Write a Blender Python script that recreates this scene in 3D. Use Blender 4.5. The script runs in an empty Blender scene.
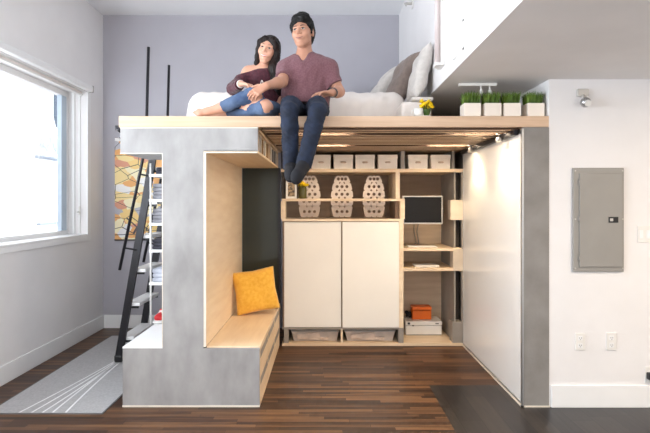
import bpy, bmesh, math, random
import numpy as np
from mathutils import Vector, Matrix, Euler

random.seed(7)
C = bpy.context.scene.collection
SC = bpy.context.scene
R = math.radians

# ---------------------------------------------------------------- materials
def lin(c):
    out = []
    for v in c:
        v = v / 255.0
        out.append(v / 12.92 if v <= 0.04045 else ((v + 0.055) / 1.055) ** 2.4)
    return (out[0], out[1], out[2], 1.0)

def base_mat(name):
    m = bpy.data.materials.new(name); m.use_nodes = True
    nt = m.node_tree
    return m, nt, nt.nodes, nt.links, nt.nodes['Principled BSDF']

def coords(nt, scale=(1, 1, 1), rot=(0, 0, 0)):
    tc = nt.nodes.new('ShaderNodeTexCoord'); mp = nt.nodes.new('ShaderNodeMapping')
    mp.inputs['Scale'].default_value = scale; mp.inputs['Rotation'].default_value = rot
    nt.links.new(tc.outputs['Object'], mp.inputs['Vector'])
    return mp.outputs['Vector']

def mat(name, c, rough=0.5, metal=0.0, var=0.06, nscale=8.0, bump=0.0, bscale=60.0, stretch=(1, 1, 1), c2=None,
        lo=0.35, hi=0.65, spec=0.5, detail=4.0, coat=0.0, sheen=0.0):
    m, nt, N, L, p = base_mat(name)
    a = lin(c)
    if c2 is None:
        b = tuple(min(1, v * (1 - var * 2)) for v in a[:3]) + (1,)
        a = tuple(min(1, v * (1 + var)) for v in a[:3]) + (1,)
    else:
        b = lin(c2)
    v = coords(nt, stretch)
    n = N.new('ShaderNodeTexNoise'); n.inputs['Scale'].default_value = nscale; n.inputs['Detail'].default_value = detail
    L.new(v, n.inputs['Vector'])
    r = N.new('ShaderNodeValToRGB'); r.color_ramp.elements[0].position = lo; r.color_ramp.elements[1].position = hi
    r.color_ramp.elements[0].color = b; r.color_ramp.elements[1].color = a
    L.new(n.outputs['Fac'], r.inputs['Fac']); L.new(r.outputs['Color'], p.inputs['Base Color'])
    p.inputs['Roughness'].default_value = rough; p.inputs['Metallic'].default_value = metal
    p.inputs['Specular IOR Level'].default_value = spec
    p.inputs['Coat Weight'].default_value = coat
    p.inputs['Sheen Weight'].default_value = sheen
    if bump:
        n2 = N.new('ShaderNodeTexNoise'); n2.inputs['Scale'].default_value = bscale; n2.inputs['Detail'].default_value = 5
        L.new(v, n2.inputs['Vector'])
        bp = N.new('ShaderNodeBump'); bp.inputs['Strength'].default_value = bump; bp.inputs['Distance'].default_value = 0.01
        L.new(n2.outputs['Fac'], bp.inputs['Height']); L.new(bp.outputs['Normal'], p.inputs['Normal'])
    return m

def emit_mat(name, rgb, strength):
    m, nt, N, L, p = base_mat(name)
    e = N.new('ShaderNodeEmission'); e.inputs['Color'].default_value = rgb + (1,); e.inputs['Strength'].default_value = strength
    L.new(e.outputs['Emission'], N['Material Output'].inputs['Surface'])
    return m

def pane_mat(name, tint=(0.95, 0.97, 1.0), refl=0.08):
    m, nt, N, L, p = base_mat(name)
    t = N.new('ShaderNodeBsdfTransparent'); t.inputs['Color'].default_value = tint + (1,)
    g = N.new('ShaderNodeBsdfGlossy'); g.inputs['Roughness'].default_value = 0.03
    x = N.new('ShaderNodeMixShader'); x.inputs['Fac'].default_value = refl
    L.new(t.outputs[0], x.inputs[1]); L.new(g.outputs[0], x.inputs[2]); L.new(x.outputs[0], N['Material Output'].inputs['Surface'])
    return m

def plank_mat(name, cs, width, height, rough, gap, rotz=0.0, streak=(1.2, 40, 1), bumpv=0.15):
    m, nt, N, L, p = base_mat(name)
    v = coords(nt, rot=(0, 0, rotz))
    sx = N.new('ShaderNodeSeparateXYZ'); L.new(v, sx.inputs[0])
    dv = N.new('ShaderNodeMath'); dv.operation = 'DIVIDE'; dv.inputs[1].default_value = height; L.new(sx.outputs['Y'], dv.inputs[0])
    fl = N.new('ShaderNodeMath'); fl.operation = 'FLOOR'; L.new(dv.outputs[0], fl.inputs[0])
    wn = N.new('ShaderNodeTexWhiteNoise'); wn.noise_dimensions = '1D'; L.new(fl.outputs[0], wn.inputs['W'])
    ma = N.new('ShaderNodeMath'); ma.operation = 'MULTIPLY_ADD'; ma.inputs[1].default_value = width * 7.3; L.new(wn.outputs['Value'], ma.inputs[0]); L.new(sx.outputs['X'], ma.inputs[2])
    cx = N.new('ShaderNodeCombineXYZ'); L.new(ma.outputs[0], cx.inputs['X']); L.new(sx.outputs['Y'], cx.inputs['Y']); v = cx.outputs[0]
    br = N.new('ShaderNodeTexBrick'); br.inputs['Scale'].default_value = 1.0
    br.inputs['Brick Width'].default_value = width; br.inputs['Row Height'].default_value = height
    br.inputs['Mortar Size'].default_value = gap; br.inputs['Mortar Smooth'].default_value = 0.1
    br.inputs['Bias'].default_value = 0.0; br.offset = 0.0; br.offset_frequency = 2
    br.inputs['Color1'].default_value = (0, 0, 0, 1); br.inputs['Color2'].default_value = (1, 1, 1, 1)
    br.inputs['Mortar'].default_value = (0, 0, 0, 1)
    L.new(v, br.inputs['Vector'])
    mp = N.new('ShaderNodeMapping'); mp.inputs['Scale'].default_value = streak; L.new(v, mp.inputs['Vector'])
    n = N.new('ShaderNodeTexNoise'); n.inputs['Scale'].default_value = 1.5; n.inputs['Detail'].default_value = 6
    L.new(mp.outputs[0], n.inputs['Vector'])
    mx = N.new('ShaderNodeMath'); mx.operation = 'MULTIPLY_ADD'
    L.new(br.outputs['Color'], mx.inputs[0]); mx.inputs[1].default_value = 0.42
    sc = N.new('ShaderNodeMath'); sc.operation = 'MULTIPLY'; sc.inputs[1].default_value = 0.62; L.new(n.outputs['Fac'], sc.inputs[0])
    L.new(sc.outputs[0], mx.inputs[2])
    r = N.new('ShaderNodeValToRGB'); r.color_ramp.elements[0].position = 0.2; r.color_ramp.elements[0].color = lin(cs[0])
    r.color_ramp.elements[1].position = 0.8; r.color_ramp.elements[1].color = lin(cs[2])
    e = r.color_ramp.elements.new(0.5); e.color = lin(cs[1])
    L.new(mx.outputs[0], r.inputs['Fac'])
    mm = N.new('ShaderNodeMix'); mm.data_type = 'RGBA'
    L.new(br.outputs['Fac'], mm.inputs['Factor']); L.new(r.outputs['Color'], mm.inputs['A']); mm.inputs['B'].default_value = lin(cs[3])
    L.new(mm.outputs['Result'], p.inputs['Base Color'])
    p.inputs['Roughness'].default_value = rough; p.inputs['Specular IOR Level'].default_value = 0.35
    bp = N.new('ShaderNodeBump'); bp.inputs['Strength'].default_value = bumpv; bp.inputs['Distance'].default_value = 0.004
    L.new(n.outputs['Fac'], bp.inputs['Height']); L.new(bp.outputs['Normal'], p.inputs['Normal'])
    return m

def art_mat(name):
    m, nt, N, L, p = base_mat(name)
    v = coords(nt, (0.7, 1, 1.15), (0, R(24), 0))
    vo = N.new('ShaderNodeTexVoronoi'); vo.feature = 'F1'; vo.distance = 'CHEBYCHEV'; vo.inputs['Scale'].default_value = 9; vo.inputs['Randomness'].default_value = 0.9
    L.new(v, vo.inputs['Vector'])
    sp = N.new('ShaderNodeSeparateColor'); L.new(vo.outputs['Color'], sp.inputs['Color'])
    r = N.new('ShaderNodeValToRGB'); r.color_ramp.interpolation = 'CONSTANT'
    cols = [(0.0, (246, 222, 160)), (0.22, (238, 178, 112)), (0.36, (250, 238, 200)), (0.52, (222, 158, 130)), (0.62, (242, 240, 238)), (0.74, (246, 212, 140)), (0.9, (186, 184, 192))]
    r.color_ramp.elements[0].color = lin(cols[0][1]); r.color_ramp.elements[1].position = cols[1][0]; r.color_ramp.elements[1].color = lin(cols[1][1])
    for pos, c in cols[2:]:
        e = r.color_ramp.elements.new(pos); e.color = lin(c)
    L.new(sp.outputs['Red'], r.inputs['Fac'])
    w = N.new('ShaderNodeTexVoronoi'); w.feature = 'DISTANCE_TO_EDGE'; w.inputs['Scale'].default_value = 6.0; L.new(v, w.inputs['Vector'])
    lt = N.new('ShaderNodeMath'); lt.operation = 'LESS_THAN'; lt.inputs[1].default_value = 0.014; L.new(w.outputs['Distance'], lt.inputs[0])
    mm = N.new('ShaderNodeMix'); mm.data_type = 'RGBA'; L.new(lt.outputs[0], mm.inputs['Factor'])
    L.new(r.outputs['Color'], mm.inputs['A']); mm.inputs['B'].default_value = lin((75, 65, 70))
    L.new(mm.outputs['Result'], p.inputs['Base Color']); p.inputs['Roughness'].default_value = 0.6
    return m

M = {}
M['white_wall'] = mat('white_wall_paint', (238, 236, 236), 0.75, var=0.012, nscale=3, bump=0.03, bscale=120)
M['grey_wall'] = mat('pale_lavender_wall_paint', (181, 179, 187), 0.75, var=0.012, nscale=3, bump=0.03, bscale=120)
M['ceiling'] = mat('ceiling_paint', (246, 247, 249), 0.8, var=0.01, nscale=2)
M['trim'] = mat('white_trim_paint', (244, 244, 244), 0.4, var=0.01, nscale=4)
M['floor'] = plank_mat('brown_bamboo_floor', [(36, 22, 15), (76, 50, 34), (124, 88, 58), (32, 21, 15)], 0.75, 0.042, 0.4, 0.001, streak=(1.4, 34, 1))
M['dark_floor'] = plank_mat('charcoal_plank_floor', [(32, 29, 29), (43, 39, 38), (58, 52, 48), (25, 23, 23)], 0.9, 0.15, 0.3, 0.003, rotz=R(90), streak=(2, 18, 1))
M['concrete'] = mat('grey_concrete_facing', (176, 174, 173), 0.6, c2=(143, 141, 140), nscale=3.5, stretch=(1.6, 1.6, 0.8), detail=10, lo=0.3, hi=0.7, bump=0.1, bscale=30)
M['concrete_edge'] = mat('grey_laminate', (150, 142, 134), 0.5, var=0.06, nscale=5, bump=0.04)
M['ply'] = mat('pale_plywood', (242, 222, 194), 0.45, c2=(233, 210, 180), nscale=2.2, stretch=(1.2, 1.2, 9), detail=6)
M['ply_h'] = mat('pale_plywood_flat', (234, 210, 180), 0.45, c2=(220, 194, 162), nscale=2.2, stretch=(1.0, 9, 9), detail=6)
M['ply_y'] = mat('pale_plywood_deep', (238, 214, 182), 0.42, c2=(228, 202, 168), nscale=2.2, stretch=(9, 1.0, 9), detail=6)
M['deck_edge'] = mat('light_maple_edge', (222, 190, 160), 0.45, c2=(206, 172, 142), nscale=2.5, stretch=(0.8, 10, 14), detail=6)
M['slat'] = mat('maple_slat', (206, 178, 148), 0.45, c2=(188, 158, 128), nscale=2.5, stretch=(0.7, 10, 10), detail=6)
M['block'] = mat('pale_grey_ply', (206, 192, 174), 0.5, var=0.04)
M['slat_side_shade'] = mat('shaded_slat_edge', (84, 60, 42), 0.6, var=0.08)  # dark tone painted on slat sides for the shade between slats
M['ply_edge'] = mat('white_edge_band', (232, 222, 208), 0.45, var=0.03)
M['ply_dim'] = mat('dimmed_plywood', (158, 134, 112), 0.55, c2=(142, 119, 99), nscale=2, stretch=(1, 1, 7), detail=6)  # plywood darkened in its colour for the dimmer recesses
M['door_white'] = mat('warm_white_laminate', (246, 242, 235), 0.35, var=0.01, nscale=3)
M['whiteboard'] = mat('gloss_white_board', (235, 233, 230), 0.22, var=0.008, nscale=2, coat=0.2)
M['alu'] = mat('brushed_aluminium', (176, 176, 176), 0.35, 0.9, var=0.04, nscale=30, stretch=(1, 1, 12))
M['black_metal'] = mat('black_steel', (32, 31, 36), 0.4, 0.3, var=0.08, nscale=20)
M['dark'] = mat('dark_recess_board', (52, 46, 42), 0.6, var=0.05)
M['dark_glass'] = mat('smoked_green_glass', (58, 62, 57), 0.14, var=0.05, nscale=2, spec=0.22)
M['black_plastic'] = mat('black_plastic', (22, 22, 24), 0.35, var=0.05)
M['screen'] = mat('black_screen', (26, 24, 24), 0.3, var=0.03, spec=0.15)
M['silver'] = mat('silver_plastic', (198, 194, 188), 0.35, 0.2, var=0.03)
M['white_plastic'] = mat('white_plastic', (236, 234, 230), 0.35, var=0.015)
M['grey_plastic'] = mat('grey_plastic', (160, 156, 152), 0.4, var=0.03)
M['panel_grey'] = mat('grey_enamel', (150, 147, 142), 0.45, var=0.02, nscale=5)
M['yellow'] = mat('mustard_weave', (248, 192, 74), 0.85, c2=(238, 174, 52), nscale=40, bump=0.4, bscale=160, sheen=0.3)
M['white_cloth'] = mat('white_cotton', (242, 234, 228), 0.9, var=0.02, nscale=5, bump=0.15, bscale=90, sheen=0.2)
M['beige_cloth'] = mat('oatmeal_linen', (214, 208, 202), 0.9, var=0.04, nscale=30, bump=0.25, bscale=180, sheen=0.2)
M['taupe_cloth'] = mat('taupe_linen', (146, 130, 122), 0.9, var=0.06, nscale=30, bump=0.3, bscale=180, sheen=0.2)
M['rug'] = mat('grey_flatweave', (186, 185, 186), 0.95, c2=(172, 171, 172), nscale=70, bump=0.4, bscale=300)
M['rug_line'] = mat('white_yarn', (238, 238, 238), 0.95, var=0.02)
M['rug_edge'] = mat('dark_binding', (110, 108, 108), 0.95, var=0.04)
M['box'] = mat('cream_card', (250, 240, 228), 0.7, var=0.02, nscale=6)
M['box_mark'] = mat('beige_card_label', (212, 188, 166), 0.7, var=0.02)
M['stool'] = mat('cream_moulded_plastic', (230, 214, 200), 0.45, var=0.015)
M['stool_shade'] = mat('shaded_stool_plastic', (196, 180, 166), 0.5, var=0.015)  # stool cream darkened to paint the shading of the folded lower panel
M['orange'] = mat('orange_plastic', (232, 108, 20), 0.4, var=0.03)
M['tub'] = mat('frosted_plastic', (196, 182, 172), 0.3, var=0.05, nscale=14)
M['tub_cloth'] = mat('folded_linen', (206, 186, 172), 0.9, var=0.08, nscale=18, bump=0.3, bscale=60)
M['pot'] = mat('cream_ceramic', (250, 240, 228), 0.4, var=0.01)
M['grass'] = mat('grass_blades', (122, 152, 52), 0.6, c2=(62, 98, 30), nscale=14)
M['soil'] = mat('soil', (60, 45, 34), 0.9, var=0.2, nscale=60, bump=0.5)
M['flower'] = mat('yellow_petals', (255, 226, 30), 0.7, c2=(248, 206, 14), nscale=30)
M['leaf'] = mat('leaf_green', (70, 100, 40), 0.6, var=0.15, nscale=20)
M['vase'] = mat('olive_glass', (92, 88, 44), 0.12, var=0.1, nscale=12)
M['red'] = mat('red_canvas', (205, 40, 46), 0.6, var=0.05)
M['grey_cloth'] = mat('grey_knit', (150, 150, 156), 0.9, var=0.08, nscale=20, bump=0.3, bscale=90)
M['navy_cloth'] = mat('charcoal_knit', (62, 62, 72), 0.9, var=0.1, nscale=20, bump=0.3, bscale=90)
M['lilac_cloth'] = mat('pale_blue_cotton', (196, 200, 212), 0.9, var=0.05, nscale=20, bump=0.3, bscale=90)
M['book_a'] = mat('white_book_cover', (232, 224, 212), 0.6, var=0.03)
M['book_b'] = mat('tan_book_cover', (196, 158, 116), 0.6, var=0.05)
M['book_c'] = mat('grey_book_cover', (140, 140, 142), 0.6, var=0.05)
M['art'] = art_mat('mosaic_print')
M['photo'] = mat('dark_photo_print', (58, 50, 46), 0.4, c2=(176, 150, 112), nscale=34, lo=0.45, hi=0.62)
M['ext_wall'] = mat('pale_stucco', (220, 222, 226), 0.9, var=0.03)
M['ext_trim'] = mat('pale_stone', (120, 128, 138), 0.9, var=0.05)
M['ext_iron'] = mat('blue_grey_iron', (62, 72, 84), 0.6, var=0.05)
M['ext_scroll'] = mat('weathered_iron', (150, 158, 166), 0.8, var=0.05)
M['pane'] = pane_mat('window_glass')
M['lamp_glow'] = emit_mat('lamp_glow', (1.0, 0.74, 0.42), 25)
M['strip_glow'] = emit_mat('strip_glow', (1.0, 0.82, 0.60), 60)
# people
M['skin_m'] = mat('warm_skin', (190, 138, 112), 0.5, var=0.03, nscale=20, sheen=0.1)
M['skin_w'] = mat('light_skin', (214, 160, 134), 0.5, var=0.03, nscale=20, sheen=0.1)
M['hair_m'] = mat('black_hair', (14, 12, 12), 0.5, spec=0.25, var=0.25, nscale=60, stretch=(1, 1, 0.25), bump=0.5, bscale=90)
M['hair_w'] = mat('dark_brown_hair', (38, 26, 22), 0.5, spec=0.25, c2=(18, 13, 12), nscale=70, stretch=(1, 1, 0.12), bump=0.6, bscale=110)
M['hair_tip'] = mat('brown_hair_ends', (92, 66, 50), 0.45, c2=(52, 36, 30), nscale=70, stretch=(1, 1, 0.12), bump=0.6, bscale=110)
M['tee'] = mat('heather_plum_jersey', (126, 86, 92), 0.9, c2=(108, 70, 78), nscale=90, bump=0.15, bscale=200, sheen=0.2)
M['wine'] = mat('wine_knit', (84, 34, 46), 0.9, c2=(62, 24, 36), nscale=60, bump=0.25, bscale=200, sheen=0.2)
M['denim_m'] = mat('dark_blue_denim', (25, 37, 60), 0.85, c2=(15, 23, 40), nscale=14, bump=0.2, bscale=220, detail=8)
M['denim_w'] = mat('faded_blue_denim', (98, 118, 148), 0.85, c2=(50, 70, 104), nscale=9, bump=0.2, bscale=220, detail=8, lo=0.3, hi=0.7)
M['shoe'] = mat('navy_suede', (19, 19, 26), 0.85, var=0.1, nscale=30, bump=0.2)
M['eye_white'] = mat('eye_white', (205, 196, 188), 0.25, var=0.0)
M['iris'] = mat('dark_iris', (38, 26, 20), 0.15, var=0.0)
M['lip_m'] = mat('lip_tone', (178, 122, 106), 0.45, var=0.02)
M['lip_w'] = mat('rose_lips', (196, 104, 102), 0.4, var=0.02)
M['teeth'] = mat('teeth', (238, 234, 226), 0.3, var=0.0)

# ---------------------------------------------------------------- builders
def root_loc(o):
    while o is not None and o.parent is not None: o = o.parent
    return Vector(o.location) if o is not None else Vector((0, 0, 0))

class MB:
    def __init__(s): s.bm = bmesh.new()
    def box(s, x0, x1, y0, y1, z0, z1, bev=0.0, rot=None, piv=None, mi=0):
        vs = [s.bm.verts.new((x, y, z)) for x in (x0, x1) for y in (y0, y1) for z in (z0, z1)]
        fs = [s.bm.faces.new([vs[i] for i in q]) for q in ((0, 1, 3, 2), (4, 6, 7, 5), (0, 4, 5, 1), (2, 3, 7, 6), (0, 2, 6, 4), (1, 5, 7, 3))]
        bmesh.ops.recalc_face_normals(s.bm, faces=fs)
        for f in fs: f.material_index = mi
        allv = vs
        if bev > 0:
            es = list({e for f in fs for e in f.edges})
            r = bmesh.ops.bevel(s.bm, geom=es, offset=bev, segments=2, affect='EDGES', profile=0.5)
            allv = list({v for f in r['faces'] for v in f.verts} | {v for v in vs if v.is_valid})
        if rot is not None:
            pv = Vector(piv) if piv is not None else Vector(((x0 + x1) / 2, (y0 + y1) / 2, (z0 + z1) / 2))
            Rm = Euler(rot).to_matrix()
            for v in allv: v.co = pv + Rm @ (v.co - pv)
        return s
    def tube(s, pts, r, seg=12, cap=True):
        pts = [Vector(p) for p in pts]; n = len(pts)
        rs = r if isinstance(r, (list, tuple)) else [r] * n
        rings = []; up = None
        for i, p in enumerate(pts):
            t = (pts[min(i + 1, n - 1)] - pts[max(i - 1, 0)]).normalized()
            if up is None:
                up = Vector((0, 0, 1)) if abs(t.z) < 0.9 else Vector((1, 0, 0))
            a = (up - t * up.dot(t)).normalized(); b = t.cross(a); up = a
            rings.append([s.bm.verts.new(p + (a * math.cos(k * 2 * math.pi / seg) + b * math.sin(k * 2 * math.pi / seg)) * rs[i]) for k in range(seg)])
        for i in range(n - 1):
            for k in range(seg):
                f = s.bm.faces.new([rings[i][k], rings[i][(k + 1) % seg], rings[i + 1][(k + 1) % seg], rings[i + 1][k]]); f.smooth = True
        if cap:
            s.bm.faces.new(rings[0][::-1]); s.bm.faces.new(rings[-1])
        return s
    def lathe(s, prof, c=(0, 0, 0), seg=24):
        rings = []
        for r, z in prof:
            if r <= 1e-6: rings.append([s.bm.verts.new((c[0], c[1], c[2] + z))])
            else: rings.append([s.bm.verts.new((c[0] + r * math.cos(k * 2 * math.pi / seg), c[1] + r * math.sin(k * 2 * math.pi / seg), c[2] + z)) for k in range(seg)])
        for i in range(len(rings) - 1):
            A, B = rings[i], rings[i + 1]
            for k in range(seg):
                k2 = (k + 1) % seg
                q = [A[k % len(A)], A[k2 % len(A)], B[k2 % len(B)], B[k % len(B)]]
                u = []
                for v in q:
                    if v not in u: u.append(v)
                if len(u) >= 3:
                    f = s.bm.faces.new(u); f.smooth = True
        return s
    def ell(s, c, r, rot=None, seg=16):
        m = Matrix.Translation(c)
        if rot is not None: m = m @ Euler(rot).to_matrix().to_4x4()
        m = m @ Matrix.Diagonal((r[0], r[1], r[2], 1))
        g = bmesh.ops.create_uvsphere(s.bm, u_segments=seg, v_segments=max(6, seg // 2), radius=1.0, matrix=m)
        for f in {f for v in g['verts'] for f in v.link_faces}: f.smooth = True
        return s
    def poly(s, pts):
        s.bm.faces.new([s.bm.verts.new(p) for p in pts]); return s
    def prism(s, pts, off):
        off = Vector(off)
        a = [s.bm.verts.new(p) for p in pts]; b = [s.bm.verts.new(Vector(p) + off) for p in pts]; n = len(a)
        fs = [s.bm.faces.new(a[::-1]), s.bm.faces.new(b)]
        for i in range(n): fs.append(s.bm.faces.new([a[i], a[(i + 1) % n], b[(i + 1) % n], b[i]]))
        bmesh.ops.recalc_face_normals(s.bm, faces=fs)
        return s
    def build(s, name, material, parent=None, loc=None, w=False, **props):
        if w:                                   # geometry was given in room coordinates
            o0 = Vector(loc) if loc is not None else root_loc(parent)
            bmesh.ops.translate(s.bm, vec=-o0, verts=s.bm.verts)
        me = bpy.data.meshes.new(name); s.bm.to_mesh(me); s.bm.free()
        for m in (material if isinstance(material, list) else [material]): me.materials.append(m)
        o = bpy.data.objects.new(name, me); C.objects.link(o)
        if parent is not None: o.parent = parent
        if loc is not None: o.location = loc
        for k, v in props.items(): o[k] = v
        return o

def thing(name, label, cat, loc=(0, 0, 0), rotz=0.0, group=None):
    o = bpy.data.objects.new(name, None); C.objects.link(o)
    o.empty_display_size = 0.05
    o.location = loc; o.rotation_euler = (0, 0, rotz); o['label'] = label; o['category'] = cat
    if group: o['group'] = group
    return o

def tag(o, label, cat, group=None):
    o['label'] = label; o['category'] = cat
    if group: o['group'] = group
    return o

def dup(root, loc, label=None, rotz=None):
    r = root.copy(); C.objects.link(r); r.location = loc
    if rotz is not None: r.rotation_euler = (0, 0, rotz)
    if label: r['label'] = label
    for ch in list(root.children):
        c = ch.copy(); C.objects.link(c); c.parent = r
        for g in list(ch.children):
            d = g.copy(); C.objects.link(d); d.parent = c
    return r

def struct(o, label=None, cat=None):
    o['kind'] = 'structure'
    return o

def setmat(o, lst):
    pass

# ---------------------------------------------------------------- distance-field modeller (organic shapes)
def smin(a, b, k):
    if k <= 0: return np.minimum(a, b)
    h = np.maximum(k - np.abs(a - b), 0) / k
    return np.minimum(a, b) - h * h * k * 0.25
def smax(a, b, k): return -smin(-a, -b, k)

class Field:
    def __init__(s, lo, hi, h):
        s.lo = np.array(lo, float); s.h = h
        s.n = np.ceil((np.array(hi, float) - s.lo) / h).astype(int) + 1
        s.D = np.full(tuple(s.n), 0.5, np.float32)
    def region(s, lo, hi, pad):
        a = np.clip(np.floor((np.array(lo) - pad - s.lo) / s.h).astype(int), 0, s.n - 1)
        b = np.clip(np.ceil((np.array(hi) + pad - s.lo) / s.h).astype(int) + 1, 1, s.n)
        sl = tuple(slice(a[i], b[i]) for i in range(3))
        g = [(np.arange(a[i], b[i]) * s.h + s.lo[i]).astype(np.float32) for i in range(3)]
        return sl, (g[0][:, None, None], g[1][None, :, None], g[2][None, None, :])
    def put(s, lo, hi, f, k=0.02, sub=False, clips=()):
        sl, P = s.region(lo, hi, max(k, 0.0) + 4 * s.h)
        d = f(*P)
        for pt, n in clips:
            n = Vector(n).normalized()
            d = np.maximum(d, (P[0] - pt[0]) * n[0] + (P[1] - pt[1]) * n[1] + (P[2] - pt[2]) * n[2])
        s.D[sl] = smax(s.D[sl], -d, k) if sub else smin(s.D[sl], d, k)
        return s
    def rc(s, a, b, r1, r2=None, k=0.02, sub=False, sq=None, clips=()):
        """round cone from a to b; sq = (axis, factor) squashes the section along axis"""
        if r2 is None: r2 = r1
        a = np.array(a, float); b = np.array(b, float); ba = b - a; L2 = max(float(ba @ ba), 1e-9); rm = max(r1, r2)
        def f(x, y, z):
            px, py, pz = x - a[0], y - a[1], z - a[2]
            t = np.clip((px * ba[0] + py * ba[1] + pz * ba[2]) / L2, 0, 1)
            qx, qy, qz = px - t * ba[0], py - t * ba[1], pz - t * ba[2]
            if sq is not None:
                n = np.array(sq[0], float); n /= np.linalg.norm(n); w = (qx * n[0] + qy * n[1] + qz * n[2]) * (1 / sq[1] - 1)
                qx, qy, qz = qx + n[0] * w, qy + n[1] * w, qz + n[2] * w
            d = np.sqrt(qx * qx + qy * qy + qz * qz) - (r1 + (r2 - r1) * t)
            return d * (sq[1] if sq is not None else 1.0) if sq is not None and sq[1] < 1 else d
        return s.put(np.minimum(a, b) - rm, np.maximum(a, b) + rm, f, k, sub, clips)
    def chain(s, pts, k=0.02, **kw):
        for (a, r1), (b, r2) in zip(pts[:-1], pts[1:]): s.rc(a, b, r1, r2, k, **kw)
        return s
    def ell(s, c, r, k=0.02, rot=None, sub=False, clips=()):
        c = np.array(c, float); r = np.array(r, float); rm = r.max()
        Rm = np.eye(3) if rot is None else np.array(rot)
        def f(x, y, z):
            p = (x - c[0], y - c[1], z - c[2])
            q = [Rm[0, i] * p[0] + Rm[1, i] * p[1] + Rm[2, i] * p[2] for i in range(3)]
            k0 = np.sqrt(sum((q[i] / r[i]) ** 2 for i in range(3))); k1 = np.sqrt(sum((q[i] / r[i] ** 2) ** 2 for i in range(3)))
            return k0 * (k0 - 1) / np.maximum(k1, 1e-6)
        return s.put(c - rm, c + rm, f, k, sub, clips)
    def rbox(s, lo, hi, r, k=0.02):
        lo = np.array(lo, float); hi = np.array(hi, float); c = (lo + hi) / 2; e = (hi - lo) / 2 - r
        def f(x, y, z):
            q = [np.abs(v - c[i]) - e[i] for i, v in enumerate((x, y, z))]
            o = np.sqrt(sum(np.maximum(v, 0) ** 2 for v in q))
            return o + np.minimum(np.maximum(np.maximum(q[0], q[1]), q[2]), 0) - r
        return s.put(lo, hi, f, k)
    def cut(s, pt, n):
        n = Vector(n).normalized()
        g = [(np.arange(s.n[i]) * s.h + s.lo[i]).astype(np.float32) for i in range(3)]
        s.D = np.maximum(s.D, ((g[0][:, None, None] - pt[0]) * n[0] + (g[1][None, :, None] - pt[1]) * n[1] + (g[2][None, None, :] - pt[2]) * n[2]).astype(np.float32))
        return s
    def ripple(s, amp, waves):
        g = [(np.arange(s.n[i]) * s.h + s.lo[i]).astype(np.float32) for i in range(3)]
        acc = 0
        for (kx, ky, kz), ph in waves:
            acc = acc + np.sin(g[0][:, None, None] * kx + g[1][None, :, None] * ky + g[2][None, None, :] * kz + ph)
        s.D = s.D + (amp / max(1, len(waves)) * 1.6 * acc).astype(np.float32)
        return s
    def mesh(s):
        D = s.D; ins = D < 0; n = np.array(D.shape) - 1
        cor = [(i, j, k) for i in (0, 1) for j in (0, 1) for k in (0, 1)]
        def S(A, c): return A[c[0]:c[0] + n[0], c[1]:c[1] + n[1], c[2]:c[2] + n[2]]
        cnt = np.zeros(tuple(n), np.int8)
        for c in cor: cnt += S(ins, c)
        act = (cnt > 0) & (cnt < 8); cell = np.argwhere(act); idx = np.full(tuple(n), -1, np.int64); idx[act] = np.arange(len(cell))
        pos = np.zeros((len(cell), 3)); num = np.zeros(len(cell))
        val = {c: S(D, c)[act].astype(float) for c in cor}
        for a in cor:
            for ax in range(3):
                if a[ax]: continue
                b = list(a); b[ax] = 1; b = tuple(b)
                va, vb = val[a], val[b]; cr = (va < 0) != (vb < 0)
                t = np.where(cr, va / np.where(cr, va - vb, 1), 0)
                p = np.array(a, float)[None] + t[:, None] * (np.array(b) - np.array(a))[None]
                pos += np.where(cr[:, None], p, 0); num += cr
        V = (cell + pos / num[:, None]) * s.h + s.lo
        F = []
        for ax in range(3):
            u, v = (ax + 1) % 3, (ax + 2) % 3
            sa = [slice(None)] * 3; sb = [slice(None)] * 3; sa[ax] = slice(0, -1); sb[ax] = slice(1, None)
            ch = ins[tuple(sa)] != ins[tuple(sb)]; e = np.argwhere(ch)
            e = e[(e[:, u] > 0) & (e[:, v] > 0) & (e[:, u] < n[u]) & (e[:, v] < n[v])]
            low = ins[tuple(e.T)]
            q = []
            for du, dv in ((-1, -1), (0, -1), (0, 0), (-1, 0)):
                c = e.copy(); c[:, u] += du; c[:, v] += dv; q.append(idx[tuple(c.T)])
            q = np.stack(q, 1); q[~low] = q[~low][:, ::-1]; F.append(q)
        return V, np.concatenate(F)
    def build(s, name, material, parent=None, loc=None, smooth_it=1, **props):
        V, F = s.mesh()
        o0 = np.array(loc if loc is not None else root_loc(parent), float)
        me = bpy.data.meshes.new(name)
        V = (V - o0)
        for _ in range(smooth_it):      # light relaxation
            acc = np.zeros_like(V); w = np.zeros(len(V))
            for i in range(4):
                a, b = F[:, i], F[:, (i + 1) % 4]
                np.add.at(acc, a, V[b]); np.add.at(w, a, 1)
                np.add.at(acc, b, V[a]); np.add.at(w, b, 1)
            V = 0.5 * V + 0.5 * acc / np.maximum(w, 1)[:, None]
        me.vertices.add(len(V)); me.vertices.foreach_set('co', V.astype(np.float32).ravel())
        me.loops.add(F.size); me.loops.foreach_set('vertex_index', F.astype(np.int32).ravel())
        me.polygons.add(len(F)); me.polygons.foreach_set('loop_start', np.arange(0, F.size, 4, dtype=np.int32))
        me.polygons.foreach_set('use_smooth', np.ones(len(F), bool))
        me.update(calc_edges=True); me.validate()
        me.materials.append(material)
        o = bpy.data.objects.new(name, me); C.objects.link(o)
        if parent is not None: o.parent = parent
        if loc is not None: o.location = loc
        for k, v in props.items(): o[k] = v
        return o

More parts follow.
